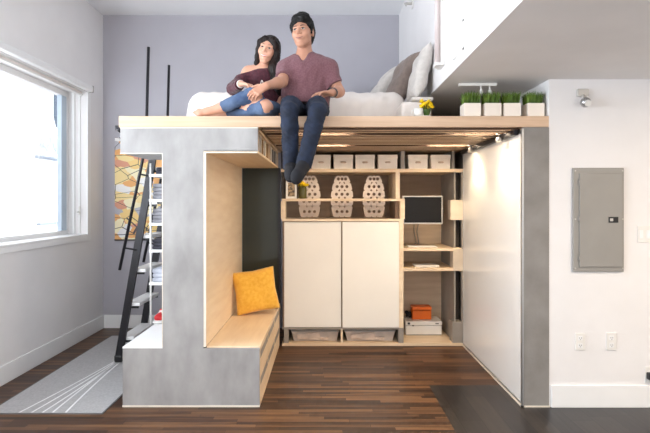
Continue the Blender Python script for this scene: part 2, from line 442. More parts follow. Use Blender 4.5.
def waves(n, lmin, lmax, seed, ax=(1, 1, 1)):
    rnd = random.Random(seed); out = []
    for _ in range(n):
        d = Vector((rnd.gauss(0, 1) * ax[0], rnd.gauss(0, 1) * ax[1], rnd.gauss(0, 1) * ax[2])).normalized()
        k = 2 * math.pi / rnd.uniform(lmin, lmax)
        out.append(((d.x * k, d.y * k, d.z * k), rnd.uniform(0, 6.28)))
    return out
# ---------------------------------------------------------------- camera (room metres: x right, y away, z up; y = 0 is the front of the loft)
F_PX, CAM_Y, EYE = 520.0, -3.714, 1.457
cd = bpy.data.cameras.new('camera'); cam = bpy.data.objects.new('camera', cd); C.objects.link(cam)
cam.location = (0, CAM_Y, EYE); cam.rotation_euler = (R(90), 0, 0)
cd.sensor_width = 36; cd.lens = F_PX / 650 * 36; cd.shift_y = -13.5 / 650; cd.clip_start = 0.05
SC.camera = cam

# ---------------------------------------------------------------- room shell
XL, XR, YB, ZC = -2.587, 0.862, 2.35, 3.648     # left wall, upper right wall, back wall, ceiling
RX = 1.6                                         # where the lower right wall starts
YF = -6.0
o = MB(); o.box(XL, 0.83, YF, YB, -0.05, 0); o.box(0.83, RX + 0.05, 0.45, YB, -0.05, 0)
struct(o.build('floor', M['floor']))
o = MB(); o.box(0.83, 4.2, YF, 0.45, -0.05, 0)
struct(o.build('floor_kitchen', M['dark_floor']))
WZ0, WZ1, WY0, WY1 = 1.10, 2.66, -3.7, 1.93      # left wall window, lengthened out of view to let added light in
o = MB(); T = 0.27
o.box(XL - T, XL, YF, YB, -0.05, WZ0); o.box(XL - T, XL, YF, YB, WZ1, ZC)
o.box(XL - T, XL, YF, WY0, WZ0, WZ1); o.box(XL - T, XL, WY1, YB, WZ0, WZ1)
struct(o.build('wall_left', M['white_wall']))
struct(MB().box(XL - T, 4.2, YB, YB + 0.15, -0.05, ZC).build('wall_back', M['grey_wall']))
struct(MB().box(XL - T, 4.2, YF, YB + 0.15, ZC, ZC + 0.12).build('ceiling', M['ceiling']))
struct(MB().box(XR, 4.2, YF, YB, 2.34, ZC).build('wall_upper_right', M['white_wall']))
struct(MB().box(RX, 4.2, 0.0, YB, -0.05, 2.34).build('wall_right', M['white_wall']))
struct(MB().box(4.2, 4.35, YF, YB, -0.05, ZC).build('wall_side', M['white_wall']))
struct(MB().box(XL, XL + 0.014, YF, YB, 0, 0.155, 0.003).build('baseboard_left', M['trim']))
struct(MB().box(XL + 0.014, -1.5, YB - 0.014, YB, 0, 0.155, 0.003).build('baseboard_back', M['trim']))
struct(MB().box(RX + 0.012, 4.2, -0.014, 0.0, 0, 0.158, 0.003).build('baseboard_right', M['trim']))

# window: deep reveal, frame with two sashes, glass
o = MB(); xo = XL - T
o.box(xo + 0.0, xo + 0.07, WY0, WY1, WZ0, WZ0 + 0.06, 0.004); o.box(xo, xo + 0.07, WY0, WY1, WZ1 - 0.06, WZ1, 0.004)
o.box(xo, xo + 0.07, WY1 - 0.06, WY1, WZ0 + 0.06, WZ1 - 0.06, 0.004); o.box(xo, xo + 0.07, WY0, WY0 + 0.06, WZ0 + 0.06, WZ1 - 0.06, 0.004)
o.box(xo, xo + 0.06, 0.05, 0.13, WZ0 + 0.06, WZ1 - 0.06, 0.004); o.box(xo, xo + 0.06, -1.85, -1.77, WZ0 + 0.06, WZ1 - 0.06, 0.004)
o.box(xo + 0.12, xo + 0.15, WY1 - 0.03, WY1, WZ0, WZ1, 0.003); o.box(xo + 0.19, xo + 0.205, WY1 - 0.02, WY1, WZ0, WZ1, 0.003)
win = struct(o.build('window_1', M['trim']))
g = MB(); g.box(xo + 0.025, xo + 0.031, 0.13, WY1 - 0.06, WZ0 + 0.06, WZ1 - 0.06); g.box(xo + 0.025, xo + 0.031, WY0 + 0.06, -1.85, WZ0 + 0.06, WZ1 - 0.06); g.box(xo + 0.025, xo + 0.031, -1.77, 0.05, WZ0 + 0.06, WZ1 - 0.06)
g.build('window_glass', M['pane'], win)
s = MB(); s.box(xo + 0.035, xo + 0.085, WY1 - 0.17, WY1 - 0.065, WZ0 + 0.065, WZ1 - 0.065, 0.005)
s.build('window_sash', mat('shaded_sash', (190, 205, 218), 0.4, var=0.02), win)  # blue-grey tone stands in for the shade on this sash
h = MB(); h.box(xo + 0.2, xo + 0.215, WY1 - 0.045, WY1 - 0.019, 1.33, 1.42, 0.004); h.tube([(xo + 0.207, WY1 - 0.05, 1.36), (xo + 0.207, WY1 - 0.10, 1.36)], 0.007, 8)
h.build('window_latch', M['white_plastic'], win)
o = MB(); o.box(XL - T + 0.07, XL + 0.012, WY0, WY1 + 0.0, WZ0, WZ0 + 0.02, 0.004)
o.box(XL, XL + 0.012, WY0 - 0.08, WY1 + 0.075, WZ0 - 0.05, WZ0 + 0.0, 0.003)
struct(o.build('trim_1', M['trim']))
o = MB(); o.box(XL, XL + 0.014, WY1, WY1 + 0.07, WZ0, WZ1 + 0.02, 0.003)
struct(o.build('trim_2', M['trim']))

# roller blind at the window head
bl = thing('roller_blind', 'white blind cassette and rail along the head of the left window', 'blind', (XL + 0.03, 0.3, 2.66))
o = MB(); o.box(XL + 0.002, XL + 0.06, WY0 - 0.1, WY1 + 0.03, 2.665, 2.73, 0.012); o.build('cassette', M['trim'], bl, w=True)
o = MB(); o.box(XL - 0.05, XL - 0.035, WY0 + 0.02, WY1 - 0.02, 2.635, 2.655, 0.003); o.build('fabric', M['white_cloth'], bl, w=True)
o = MB(); o.box(XL - 0.06, XL - 0.025, WY0 + 0.02, WY1 - 0.02, 2.617, 2.635, 0.006); o.build('bottom_rail', M['white_plastic'], bl, w=True)
o = MB(); o.box(XL + 0.001, XL + 0.062, WY1 + 0.03, WY1 + 0.036, 2.66, 2.735, 0.002); o.build('end_cap', M['grey_plastic'], bl, w=True)

# the street outside: pale house opposite
ex = thing('neighbour_building', 'overexposed pale house front seen through the left window', 'building', (-8.0, 3.0, -0.05))
MB().box(-8.4, -8.0, -8, 22, -0.05, 6.0).build('facade', M['ext_wall'], ex, w=True)
MB().box(-8.0, -7.9, 10.6, 11.75, 2.70, 2.78, 0.01).build('ledge', M['ext_trim'], ex, w=True)
MB().box(-8.0, -7.9, 10.7, 11.8, 0.84, 0.90, 0.01).build('ledge', M['ext_trim'], ex, w=True)
for y in (3.0, 5.2, 7.4):
    f = MB(); f.box(-8.0, -7.94, y, y + 0.08, 0.9, 2.3); f.box(-8.0, -7.94, y + 1.0, y + 1.08, 0.9, 2.3); f.box(-8.0, -7.94, y, y + 1.08, 2.3, 2.4); f.box(-8.0, -7.9, y, y + 1.08, 0.82, 0.9)
    f = f.build('window', M['ext_trim'], ex, w=True)
    MB().box(-8.0, -7.98, y + 0.08, y + 1.0, 0.9, 2.3).build('pane', M['screen' if False else 'lilac_cloth'], f, w=True)
ir = MB()
for q in range(2):
    cy, cz = 10.95 + q * 0.5, 3.12
    for k in range(3):
        ir.tube([(-7.8, cy + (0.24 - 0.2 * t / 16) * math.cos(t * 0.55 + k * 2.1), cz + (0.24 - 0.2 * t / 16) * math.sin(t * 0.55 + k * 2.1)) for t in range(17)], 0.02, 6)
ir.tube([(-7.8, 10.65, 2.80), (-7.8, 11.75, 2.80)], 0.025, 6); ir.tube([(-7.8, 10.65, 3.42), (-7.8, 11.75, 3.42)], 0.025, 6)
ir.build('railing', M['ext_scroll'], ex, w=True)
# cast-iron bracket fixed to the outer face beside the window
o = MB(); o.prism([(-7.85, 11.75, 3.7), (-7.85, 12.3, 4.1), (-7.85, 12.3, 5.0), (-7.85, 11.6, 5.0), (-7.85, 11.6, 4.0)], (-0.15, 0, 0)); o.build('shutter', M['ext_iron'], ex, w=True)

# ---------------------------------------------------------------- rug
RGX0, RGX1, RGY0, RGY1 = -2.33, -1.54, -0.125, 1.97
rug = thing('rug', 'grey flat runner rug with fanned white lines below the ladder', 'rug', ((RGX0 + RGX1) / 2, 0.9, 0))
MB().box(RGX0, RGX1, RGY0, RGY1, 0.0005, 0.007, 0.002).build('rug_field', M['rug'], rug, w=True)
o = MB(); o.box(RGX0 - 0.006, RGX1 + 0.006, RGY0 - 0.008, RGY0 + 0.002, 0.0003, 0.0075); o.box(RGX1 - 0.002, RGX1 + 0.008, RGY0, RGY1, 0.0003, 0.0075); o.box(RGX0 - 0.008, RGX0 + 0.002, RGY0, RGY1, 0.0003, 0.0075)
o.build('binding', M['rug_edge'], rug, w=True)
for xe in (-2.115, -2.03, -1.955, -1.885, -1.795):
    o = MB(); a = Vector((-1.89 + (xe + 1.95) * 0.12, 1.15, 0)); b = Vector((xe, RGY0 + 0.01, 0))
    pts = []
    for t in range(13):
        u = t / 12; p = a.lerp(b, u); p.x += 0.05 * (1 - u) * u * (1 if xe < -1.9 else -1); pts.append(p)
    L_ = [p + Vector((-0.0065, 0, 0.0072)) for p in pts]; R_ = [p + Vector((0.0065, 0, 0.0072)) for p in pts]
    for i in range(12): o.prism([L_[i], R_[i], R_[i + 1], L_[i + 1]], (0, 0, 0.0014))
    o.build('white_line', M['rug_line'], rug, w=True)

# ---------------------------------------------------------------- loft deck
DZ0, DZ1 = 2.0, 2.078
deck = thing('loft_platform', 'pale wood sleeping platform with slatted underside, carried by the concrete walls', 'platform', (0, 1.1, DZ0))
MB().box(-1.473, RX, 0.0, 0.03, DZ0, DZ1, 0.002).build('front_edge', M['deck_edge'], deck, w=True)
MB().box(-1.473, RX, 0.03, YB, DZ0 + 0.045, DZ1, 0.0).build('deck_board', M['ply_h'], deck, w=True)
o = MB()
y = 0.06
while y < 2.12:
    if abs(y + 0.033 - 0.285) > 0.057 and abs(y + 0.033 - 1.11) > 0.057:
        o.box(-0.46, 1.405, y, y + 0.066, DZ0 - 0.012, DZ0 + 0.036, 0.0)
    y += 0.1
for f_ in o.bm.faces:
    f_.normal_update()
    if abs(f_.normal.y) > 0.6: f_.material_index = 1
o.build('slatted_underside', [M['slat'], M['slat_side_shade']], deck, w=True)
MB().box(-0.46, 1.41, 0.031, 2.2, DZ0 + 0.0375, DZ0 + 0.0445).build('gap_shade_board', M['dark'], deck, w=True)  # dark sheet added so the gaps between slats look shaded
o = MB(); o.box(-1.473, -1.46, 0.03, 1.9, DZ0, DZ0 + 0.045); o.build('end_rail', M['deck_edge'], deck, w=True)
o = MB(); o.box(-1.51, -1.473, 0.02, 0.06, DZ0 - 0.02, DZ0 + 0.015, 0.005); o.tube([(-1.5, 0.03, DZ0 - 0.005), (-1.47, 0.03, DZ0 - 0.03)], 0.012, 8)
o.build('end_clamp', M['black_metal'], deck, w=True)
MB().box(1.365, 1.4, 0.05, 1.56, DZ0 - 0.05, DZ0 - 0.013, 0.003).build('lighting_rail', M['black_metal'], deck, w=True)

# strip lights between the slats
def strip(x0, x1, y, label):
    t = thing('strip_light', label, 'light', ((x0 + x1) / 2, y, DZ0), group='strip lights in the platform underside')
    L = (x1 - x0) / 2
    o = MB(); o.box(-L, L, -0.02, 0.02, 0.012, 0.036); o.build('housing', M['alu'], t)
    o = MB(); o.box(-L + 0.01, L - 0.01, -0.012, 0.012, 0.003, 0.012); o.build('diffuser', M['strip_glow'], t)
strip(-0.2, 0.2, 0.285, 'warm strip light in the platform underside behind the dangling jeans, nearer the front')
strip(0.99, 1.34, 0.285, 'warm strip light in the platform underside beside the front spotlight')
strip(-0.1, 0.22, 1.11, 'warm strip light in the platform underside just in front of the cream boxes')
strip(0.97, 1.33, 1.11, 'warm strip light in the platform underside beside the rear spotlight')
def spot(y, label):
    t = thing('spotlight', label, 'light', (1.335, y, DZ0 - 0.013), group='spotlights over the whiteboard')
    o = MB(); o.lathe([(0, 0), (0.022, 0), (0.022, -0.006), (0.006, -0.008), (0.006, -0.03), (0.0, -0.03)], seg=16); o.build('mount', M['alu'], t)
    o = MB(); o.lathe([(0, -0.026), (0.016, -0.026), (0.02, -0.034), (0.022, -0.062), (0.019, -0.062), (0.017, -0.05)], seg=18); o.build('lamp_head', M['silver'], t)
    o = MB(); o.lathe([(0, -0.056), (0.016, -0.055), (0.017, -0.05), (0, -0.05)], seg=18); o.build('bulb', M['lamp_glow'], t)
    ld = bpy.data.lights.new('spot_beam', 'SPOT'); ld.energy = 16; ld.color = (1.0, 0.78, 0.5); ld.spot_size = R(125); ld.spot_blend = 0.7; ld.shadow_soft_size = 0.02
    lo = bpy.data.objects.new('spot_beam', ld); C.objects.link(lo); lo.parent = t; lo.location = (0, 0, -0.07); lo.rotation_euler = (0, R(8), 0)
spot(0.285, 'small warm spotlight on the dark rail above the front part of the whiteboard')
spot(1.065, 'small warm spotlight on the dark rail above the rear part of the whiteboard')

# ---------------------------------------------------------------- concrete I-shaped wall with the reading nook
tw = thing('concrete_partition', 'grey concrete faced wall block with stepped base and plywood lined nook', 'partition', (-0.95, 0.8, 0))
NX, FX_ = -0.85, -0.47          # nook lining, front right edge
BZ, SZ = 0.43, 1.814            # base top, underside of the header
o = MB(); o.box(-1.16, NX - 0.018, 0.0, 1.62, 0.0, DZ0 - 0.001); o.build('web', M['concrete'], tw, w=True)
o = MB(); o.box(-1.462, -1.16, 0.0, 0.6, SZ, DZ0 - 0.001); o.box(NX - 0.018, FX_ - 0.01, 0.0, 0.02, SZ + 0.012, DZ0 - 0.001); o.build('header', M['concrete'], tw, w=True)
o = MB(); o.box(-1.445, -1.16, 0.0, 0.62, 0.012, BZ - 0.012); o.box(NX - 0.018, FX_ + 0.002, 0.0, 0.02, 0.012, BZ - 0.012); o.box(-1.16, NX - 0.018, -0.0005, 0.02, 0.012, BZ - 0.012)
o.build('base', M['concrete'], tw, w=True)
MB().box(-1.447, -1.16, -0.002, 1.0, BZ - 0.012, BZ, 0.002).build('step_top', M['trim'], tw, w=True)
o = MB(); o.box(-1.447, FX_ + 0.004, -0.003, 0.025, 0, 0.012); o.build('plinth_strip', M['ply_edge'], tw, w=True)
o = MB(); o.box(-1.464, -1.16, -0.002, 0.012, SZ - 0.006, SZ, 0); o.box(-1.464, FX_ - 0.008, -0.002, 0.02, DZ0 - 0.009, DZ0 - 0.0015)
o.box(-1.164, -1.158, -0.002, 0.01, BZ, SZ - 0.006)
o.build('edge_band', M['ply_edge'], tw, w=True)
MB().box(NX - 0.018, NX, 0.0, 1.62, BZ, SZ, 0.0015).build('nook_lining', M['ply'], tw, w=True)
o = MB(); o.box(NX - 0.016, NX + 0.001, -0.003, 0.0, BZ, SZ + 0.009); o.box(NX, FX_ - 0.01, -0.003, 0.0, SZ, SZ + 0.009); o.build('nook_trim', M['ply_edge'], tw, w=True)
MB().box(NX - 0.018, FX_ - 0.01, 0.0, 1.62, SZ, SZ + 0.018, 0.001).build('nook_ceiling', M['ply_y'], tw, w=True)
# open shelf in the header, facing the room
o = MB(); o.box(-0.79, -0.77, 0.02, 1.6, SZ + 0.018, DZ0 - 0.001)
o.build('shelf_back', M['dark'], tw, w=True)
o = MB()
for y in (0.02, 0.82, 1.6): o.box(-0.77, FX_ - 0.01, y, y + 0.018, SZ + 0.018, DZ0 - 0.02)
o.box(-0.77, FX_ - 0.01, 0.02, 1.618, DZ0 - 0.02, DZ0 - 0.002)
o.build('shelf_divider', M['ply_y'], tw, w=True)

# volumes lying in that shelf
vols = [(0.09, 0.03, 0.125, 'book_a', 'white upright folder nearest the front in the shelf over the nook'),
        (0.20, 0.03, 0.125, 'book_a', 'white upright folder second from the front in the shelf over the nook'),
        (0.31, 0.04, 0.115, 'book_b', 'tan upright folder behind the two front white folders over the nook'),
        (0.47, 0.06, 0.125, 'book_a', 'white folder between the two tan folders in the shelf over the nook'),
        (0.66, 0.05, 0.12, 'book_b', 'tan folder just in front of the middle divider over the nook'),
        (0.92, 0.07, 0.125, 'book_a', 'white folder just behind the middle divider over the nook'),
        (1.10, 0.05, 0.12, 'book_c', 'thinner grey folder, front one of the two grey folders over the nook'),
        (1.31, 0.06, 0.125, 'book_c', 'thicker grey folder, rear one of the two grey folders over the nook'),
        (1.47, 0.06, 0.12, 'book_a', 'white folder deepest in the shelf over the nook, behind the grey folders')]
for y, w_, h_, mt, lb in vols:
    t = thing('folder', lb, 'folder', (-0.596, y + w_ / 2, SZ + 0.0185), group='folders in the shelf over the nook')
    w2 = w_ / 2
    o = MB(); o.box(-0.11, 0.115, -w2, -w2 + 0.004, 0, h_); o.box(-0.11, 0.115, w2 - 0.004, w2, 0, h_); o.box(0.111, 0.115, -w2, w2, 0, h_, 0); o.build('cover', M[mt], t)
    o = MB(); o.box(-0.105, 0.108, -w2 + 0.005, w2 - 0.005, 0.003, h_ - 0.006); o.build('pages', M['white_plastic'], t)

# storage bench in the nook
bn = thing('storage_bench', 'pale plywood bench with drawers filling the nook under the yellow cushion', 'bench', (-0.65, 0.8, 0))
MB().box(NX, FX_ + 0.006, 0.02, 1.62, BZ - 0.022, BZ, 0.002).build('seat', M['ply_y'], bn, w=True)
o = MB(); o.box(NX - 0.018, FX_ - 0.03, 0.02, 1.6, 0.0, BZ - 0.022); o.build('carcass', M['dark'], bn, w=True)
o = MB()
for z in (0.0, 0.195, 0.388): o.box(FX_ - 0.03, FX_ + 0.004, 0.02, 1.61, z, z + 0.022)
for y in (0.02, 0.54, 1.07, 1.59): o.box(FX_ - 0.03, FX_ + 0.004, y, y + 0.022, 0.0, 0.40)
o.build('face_frame', M['ply_y'], bn, w=True)
for y in (0.045, 0.565, 1.095):
    for z in (0.024, 0.219):
        d = MB(); d.box(FX_ - 0.028, FX_ + 0.003, y + 0.004, y + 0.487, z, z + 0.11); d = d.build('drawer', M['ply_y'], bn, w=True)
        e = MB(); e.box(FX_ - 0.03, FX_ + 0.002, y + 0.004, y + 0.487, z + 0.112, z + 0.166); e.build('finger_slot', M['concrete_edge'], d, w=True)

# smoked glass door closing the nook at the back
gd = thing('glass_panel', 'dark smoked glass panel closing the back of the nook', 'panel', (-0.66, 1.63, BZ))
MB().box(NX + 0.001, FX_ + 0.004, 1.622, 1.63, BZ + 0.0, SZ + 0.0).build('glass', M['dark_glass'], gd, w=True)
o = MB(); o.box(FX_ - 0.01, FX_ + 0.012, 1.6, 1.66, BZ + 0.001, SZ); o.build('stile', M['black_metal'], gd, w=True)

# ---------------------------------------------------------------- right end wall with whiteboard
ep = thing('end_partition', 'grey concrete faced end wall of the loft carrying the whiteboard', 'partition', (1.5, 0.8, 0))
MB().box(1.418, RX - 0.001, 0.0, 2.3, 0.012, DZ0 - 0.002).build('core', M['concrete_edge'], ep, w=True)
MB().box(1.416, RX - 0.001, -0.004, 0.0, 0.012, DZ0 - 0.002).build('concrete_face', mat('warm_grey_concrete', (146, 142, 138), 0.55, c2=(128, 124, 120), nscale=5, detail=10, lo=0.3, hi=0.7, bump=0.08), ep, w=True)
o = MB(); o.box(1.40, 1.42, -0.006, 2.3, 0, 0.012); o.box(1.40, RX + 0.005, -0.006, 0.01, 0, 0.012); o.build('plinth_strip', M['ply_edge'], ep, w=True)
o = MB(); o.box(1.404, 1.418, -0.006, 0.008, 0.012, DZ0 - 0.014); o.build('corner_profile', M['alu'], ep, w=True)
wb = thing('whiteboard', 'tall glossy whiteboard lining the inner face of the right end wall', 'whiteboard', (1.41, 0.8, 0.03))
MB().box(1.408, 1.4175, 0.02, 1.575, 0.03, 1.957).build('board', M['whiteboard'], wb, w=True)
o = MB(); o.box(1.405, 1.4178, 0.008, 0.02, 0.02, 1.962); o.box(1.405, 1.4178, 1.575, 1.583, 0.02, 1.962); o.box(1.405, 1.4178, 0.02, 1.575, 0.02, 0.03); o.box(1.405, 1.4178, 0.02, 1.575, 1.957, 1.963)
o.build('frame', M['alu'], wb, w=True)
# ---------------------------------------------------------------- storage wall at the back of the loft
FS = 98.1; YS = 1.586; YBK = 2.2
def fx(px): return (px - 325) / FS
def fz(py): return EYE - (py - 203) / FS
ZT0, ZT1 = fz(172), fz(168.8)              # top shelf
cab = thing('sliding_door_cabinet', 'cream cabinet with two sliding doors below the stools', 'cabinet', (fx(342), YS, 0))
x0, x1 = fx(282), fx(403.5)
MB().box(x0, x1, YS, YBK, 0.0, 0.03, 0.002).build('base_panel', M['ply_h'], cab, w=True)
o = MB(); o.box(fx(284), fx(288.5), YS, YBK - 0.01, 0.03, fz(329.5)); o.build('side_panel', M['concrete_edge'], cab, w=True)
o = MB(); o.box(fx(398.5), fx(403.5), YS, YBK - 0.01, 0.03, fz(329.5)); o.build('side_panel', M['concrete_edge'], cab, w=True)
o = MB(); o.box(fx(340.8), fx(342.8), YS, YBK - 0.01, 0.03, fz(329.5)); o.build('divider', M['ply'], cab, w=True)
MB().box(x0, x1, YS, YBK, fz(329.5), fz(328), 0.001).build('lower_shelf', M['concrete_edge'], cab, w=True)
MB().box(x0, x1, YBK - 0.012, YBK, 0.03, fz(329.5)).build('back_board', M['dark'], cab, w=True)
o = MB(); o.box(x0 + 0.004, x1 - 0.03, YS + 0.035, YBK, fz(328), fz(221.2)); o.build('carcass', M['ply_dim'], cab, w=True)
MB().box(fx(399.2), x1, YS, YS + 0.05, fz(328), fz(221.2), 0.001).build('end_stile', M['ply'], cab, w=True)
MB().box(fx(284), fx(341.2), YS + 0.016, YS + 0.032, fz(327.6), fz(222), 0.003).build('door', M['door_white'], cab, w=True)
MB().box(fx(342.4), fx(399), YS - 0.002, YS + 0.014, fz(327.6), fz(222), 0.003).build('door', M['door_white'], cab, w=True)
MB().box(x0, x1, YS, YBK, fz(221.2), fz(219)).build('top', M['ply'], cab, w=True)

for xa, xb, lb in ((290.5, 339.5, 'frosted lidded tub under the left sliding door'), (344.5, 396.5, 'frosted lidded tub under the right sliding door')):
    a, b = fx(xa), fx(xb); cx = (a + b) / 2; hw = (b - a) / 2
    t = thing('storage_tub', lb, 'tub', (cx, YS + 0.26, 0.031), group='storage tubs under the sliding doors')
    o = MB(); bm = o.bm
    g = [[bm.verts.new((sx * hw * q, sy * 0.2 * q, z)) for sx, sy in ((-1, -1), (1, -1), (1, 1), (-1, 1))] for q, z in ((0.88, 0), (0.97, 0.098))]
    bm.faces.new(g[0][::-1])
    for i in range(4): bm.faces.new([g[0][i], g[0][(i + 1) % 4], g[1][(i + 1) % 4], g[1][i]])
    o.build('tub_body', M['tub'], t)
    MB().box(-hw, hw, -0.205, 0.205, 0.098, 0.116, 0.006).build('lid', M['grey_plastic'], t)
    o = MB(); o.box(-hw * 0.6, hw * 0.55, -0.2, -0.18, 0.012, 0.05, 0.008, rot=(0, R(3), 0)); o.box(-hw * 0.75, hw * 0.2, -0.204, -0.184, 0.03, 0.085, 0.008, rot=(0, R(-5), 0)); o.build('contents', M['tub_cloth'], t)

sh = thing('shelving_unit', 'plywood shelving wall with open desk bays behind the cabinet', 'shelves', (fx(372), YS + 0.2, 0))
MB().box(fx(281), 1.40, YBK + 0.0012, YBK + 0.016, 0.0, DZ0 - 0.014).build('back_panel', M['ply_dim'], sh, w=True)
MB().box(fx(281), fx(463.5), YS, YBK, ZT0, ZT1, 0.001).build('shelf', M['ply_h'], sh, w=True)
MB().box(fx(282), fx(404.8), YS, YS + 0.11, fz(201.2), fz(198.6), 0.001).build('ledge', M['ply_h'], sh, w=True)
o = MB(); o.box(fx(281), fx(285.6), YS, YS + 0.11, fz(219), fz(201.2)); o.build('post', M['ply'], sh, w=True)
o = MB(); o.box(fx(400.4), fx(404.8), YS, YS + 0.11, fz(219), fz(201.2)); o.build('post', M['ply'], sh, w=True)
o = MB(); o.box(fx(395.8), fx(399.8), YS + 0.005, YBK, fz(198.6), ZT0); o.build('upright', M['ply'], sh, w=True)
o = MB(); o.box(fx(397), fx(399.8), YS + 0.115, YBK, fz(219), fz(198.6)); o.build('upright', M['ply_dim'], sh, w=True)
o = MB(); o.box(fx(401), fx(405), YS, YBK, ZT1, DZ0 - 0.013); o.build('top_divider', M['concrete_edge'], sh, w=True)
o = MB(); o.box(fx(452), fx(454.5), YS, YBK, ZT1, DZ0 - 0.013); o.build('top_divider', M['concrete_edge'], sh, w=True)
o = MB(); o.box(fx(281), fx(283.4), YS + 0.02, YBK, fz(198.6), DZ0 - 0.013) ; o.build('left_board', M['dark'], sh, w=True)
# desk bay: deep inner wall, dark slot, box shelf
MB().box(1.322, 1.34, YS + 0.03, YBK, 0.03, ZT0).build('inner_side', M['concrete_edge'], sh, w=True)
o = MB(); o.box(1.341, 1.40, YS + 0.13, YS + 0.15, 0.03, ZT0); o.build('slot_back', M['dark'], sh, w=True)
for a, b in ((200, 220), (249, 271)):
    o = MB(); o.box(fx(450.5 if a == 200 else 453), fx(463.5), YS - 0.004, YS + 0.12, fz(b), fz(a), 0.002); o.build('block', M['block'], sh, w=True)
o = MB(); o.box(fx(452.5), fx(462), YS + 0.002, YS + 0.125, 0.03, fz(322), 0.002); o.build('lower_block', M['concrete_edge'], sh, w=True)
o = MB(); o.box(fx(461.6), fx(464), YS, YS + 0.03, 0.03, ZT0); o.build('edge_strip', M['concrete_edge'], sh, w=True)
o = MB(); o.box(x1 + 0.001, fx(464), YS, YBK, 0.0, 0.03, 0.002); o.build('base_panel', M['ply_h'], sh, w=True)
o = MB(); bx0, bx1 = fx(400), fx(461.4)
o.box(bx0, bx1, YS - 0.003, YBK, fz(251), fz(248.2), 0.001); o.box(bx0, bx1, YS - 0.003, YBK, fz(271), fz(268.2), 0.001)
o.box(bx0, fx(402.6), YS - 0.003, YBK, fz(268.2), fz(251), 0); o.box(fx(458), bx1, YS - 0.003, YS + 0.1, fz(268.2), fz(251), 0)
o.build('box_shelf', M['ply_h'], sh, w=True)
MB().box(fx(405), 1.322, YBK - 0.0, YBK + 0.0008, 0.03, fz(224)).build('lit_tone_sheet', M['ply_h'], sh, w=True)  # thin paler sheet, the lit part of the back put into colour

# monitor
mo = thing('monitor', 'flat black screen with thin silver frame over the desk shelf', 'monitor', (1.01, 1.68, fz(224.5)))
o = MB(); mx0, mx1, mz0, mz1 = fx(403.2), fx(443.4), fz(224.3), fz(195.8)
MB().box(mx0, mx1, 1.62, 1.66, mz0, mz1, 0.004).build('casing', M['silver'], mo, w=True)
MB().box(mx0 + 0.014, mx1 - 0.012, 1.616, 1.622, mz0 + 0.016, mz1 - 0.012).build('screen', M['screen'], mo, w=True)
MB().box(mx1 - 0.004, mx1 + 0.012, 1.63, 1.65, fz(213), fz(209), 0.002).build('side_button', M['black_plastic'], mo, w=True)
o = MB(); o.box(0.96, 1.06, 1.66, 1.68, 1.33, 1.43); o.tube([(1.01, 1.675, 1.38), (1.01, YBK + 0.001, 1.38)], 0.018, 10); o.build('wall_arm', M['black_metal'], mo, w=True)
# keyboard and cables on the box shelf
kb = thing('keyboard', 'thin grey keyboard lying on the upper desk shelf under the monitor', 'keyboard', (fx(424), 1.7, fz(248.2) + 0.0005))
o = MB(); o.box(-0.15, 0.15, -0.05, 0.06, 0, 0.012, 0.004); o.build('keyboard_body', M['silver'], kb)
o = MB()
for i in range(12):
    for j in range(4): o.box(-0.143 + i * 0.024, -0.123 + i * 0.024, -0.042 + j * 0.024, -0.022 + j * 0.024, 0.012, 0.015)
o.build('keys', M['white_plastic'], kb)
lp = thing('laptop', 'white closed laptop lying inside the lower desk cubby', 'laptop', (fx(428), 1.72, fz(268.2) + 0.0005))
o = MB(); o.box(-0.125, 0.125, -0.09, 0.09, 0, 0.012, 0.005); o.build('laptop_base', M['silver'], lp)
o = MB(); o.box(-0.125, 0.125, -0.09, 0.09, 0.0125, 0.022, 0.004); o.build('laptop_lid', M['white_plastic'], lp)
o = MB()
for k, px in enumerate((424, 427)):
    o.tube([(fx(px) + 0.03 * k, 2.17, mz0 + 0.05), (fx(px) + 0.012 * math.sin(k * 3), 2.175, fz(235)), (fx(px) + 0.02, 2.16, fz(248.2) + 0.006), (fx(px) - 0.02, 2.05, fz(248.2) + 0.005)], 0.004, 6)
tag(o.build('cable', M['grey_plastic'], None, loc=(fx(425), 2.15, fz(248)), w=True), 'thin pale cables hanging down from the monitor to the desk shelf', 'cable')

# printer and orange box
pr = thing('printer', 'white flatbed printer on the base of the desk bay', 'printer', (fx(424.5) + 0.05, 2.0, 0.0305))
o = MB(); o.box(-0.195, 0.195, -0.11, 0.15, 0.008, 0.105, 0.008); o.build('printer_body', M['white_plastic'], pr)
o = MB(); o.box(-0.198, 0.198, -0.114, 0.152, 0.108, 0.152, 0.008); o.build('scanner_lid', M['white_plastic'], pr)
o = MB(); o.box(-0.19, 0.19, -0.108, 0.148, 0.0, 0.008); o.box(-0.19, 0.19, -0.108, 0.148, 0.104, 0.109); o.build('gap_band', M['grey_plastic'], pr)
o = MB(); o.box(-0.175, -0.148, -0.117, -0.112, 0.118, 0.14, 0.002); o.box(-0.125, -0.105, -0.116, -0.112, 0.1, 0.112, 0.002); o.box(0.125, 0.16, -0.117, -0.112, 0.122, 0.132, 0.002); o.build('button', M['black_plastic'], pr)
ob = thing('orange_case', 'bright orange box sitting on top of the white printer', 'box', (fx(421.5) + 0.075, 2.03, 0.183))
o = MB(); o.box(-0.105, 0.105, -0.06, 0.07, 0, 0.095, 0.006); o.build('case_body', M['orange'], ob)
o = MB(); o.box(-0.107, 0.107, -0.062, 0.072, 0.098, 0.14, 0.008); o.build('case_lid', M['orange'], ob)
pts = []
for t in range(60):
    a = t * 0.62; pts.append((0.038 * math.cos(a) * (0.8 + 0.2 * math.sin(t * 0.7)), 0.03 * math.sin(a), 0.006 + 0.05 * t / 60 + 0.012 * math.sin(t * 1.3) + 0.012))
o = MB(); o.tube(pts, 0.006, 6)
tag(o.build('cable_coil', M['black_plastic'], None, loc=(fx(409) + 0.07, 2.05, 0.183)), 'coiled black cable beside the orange box on the printer', 'cable')

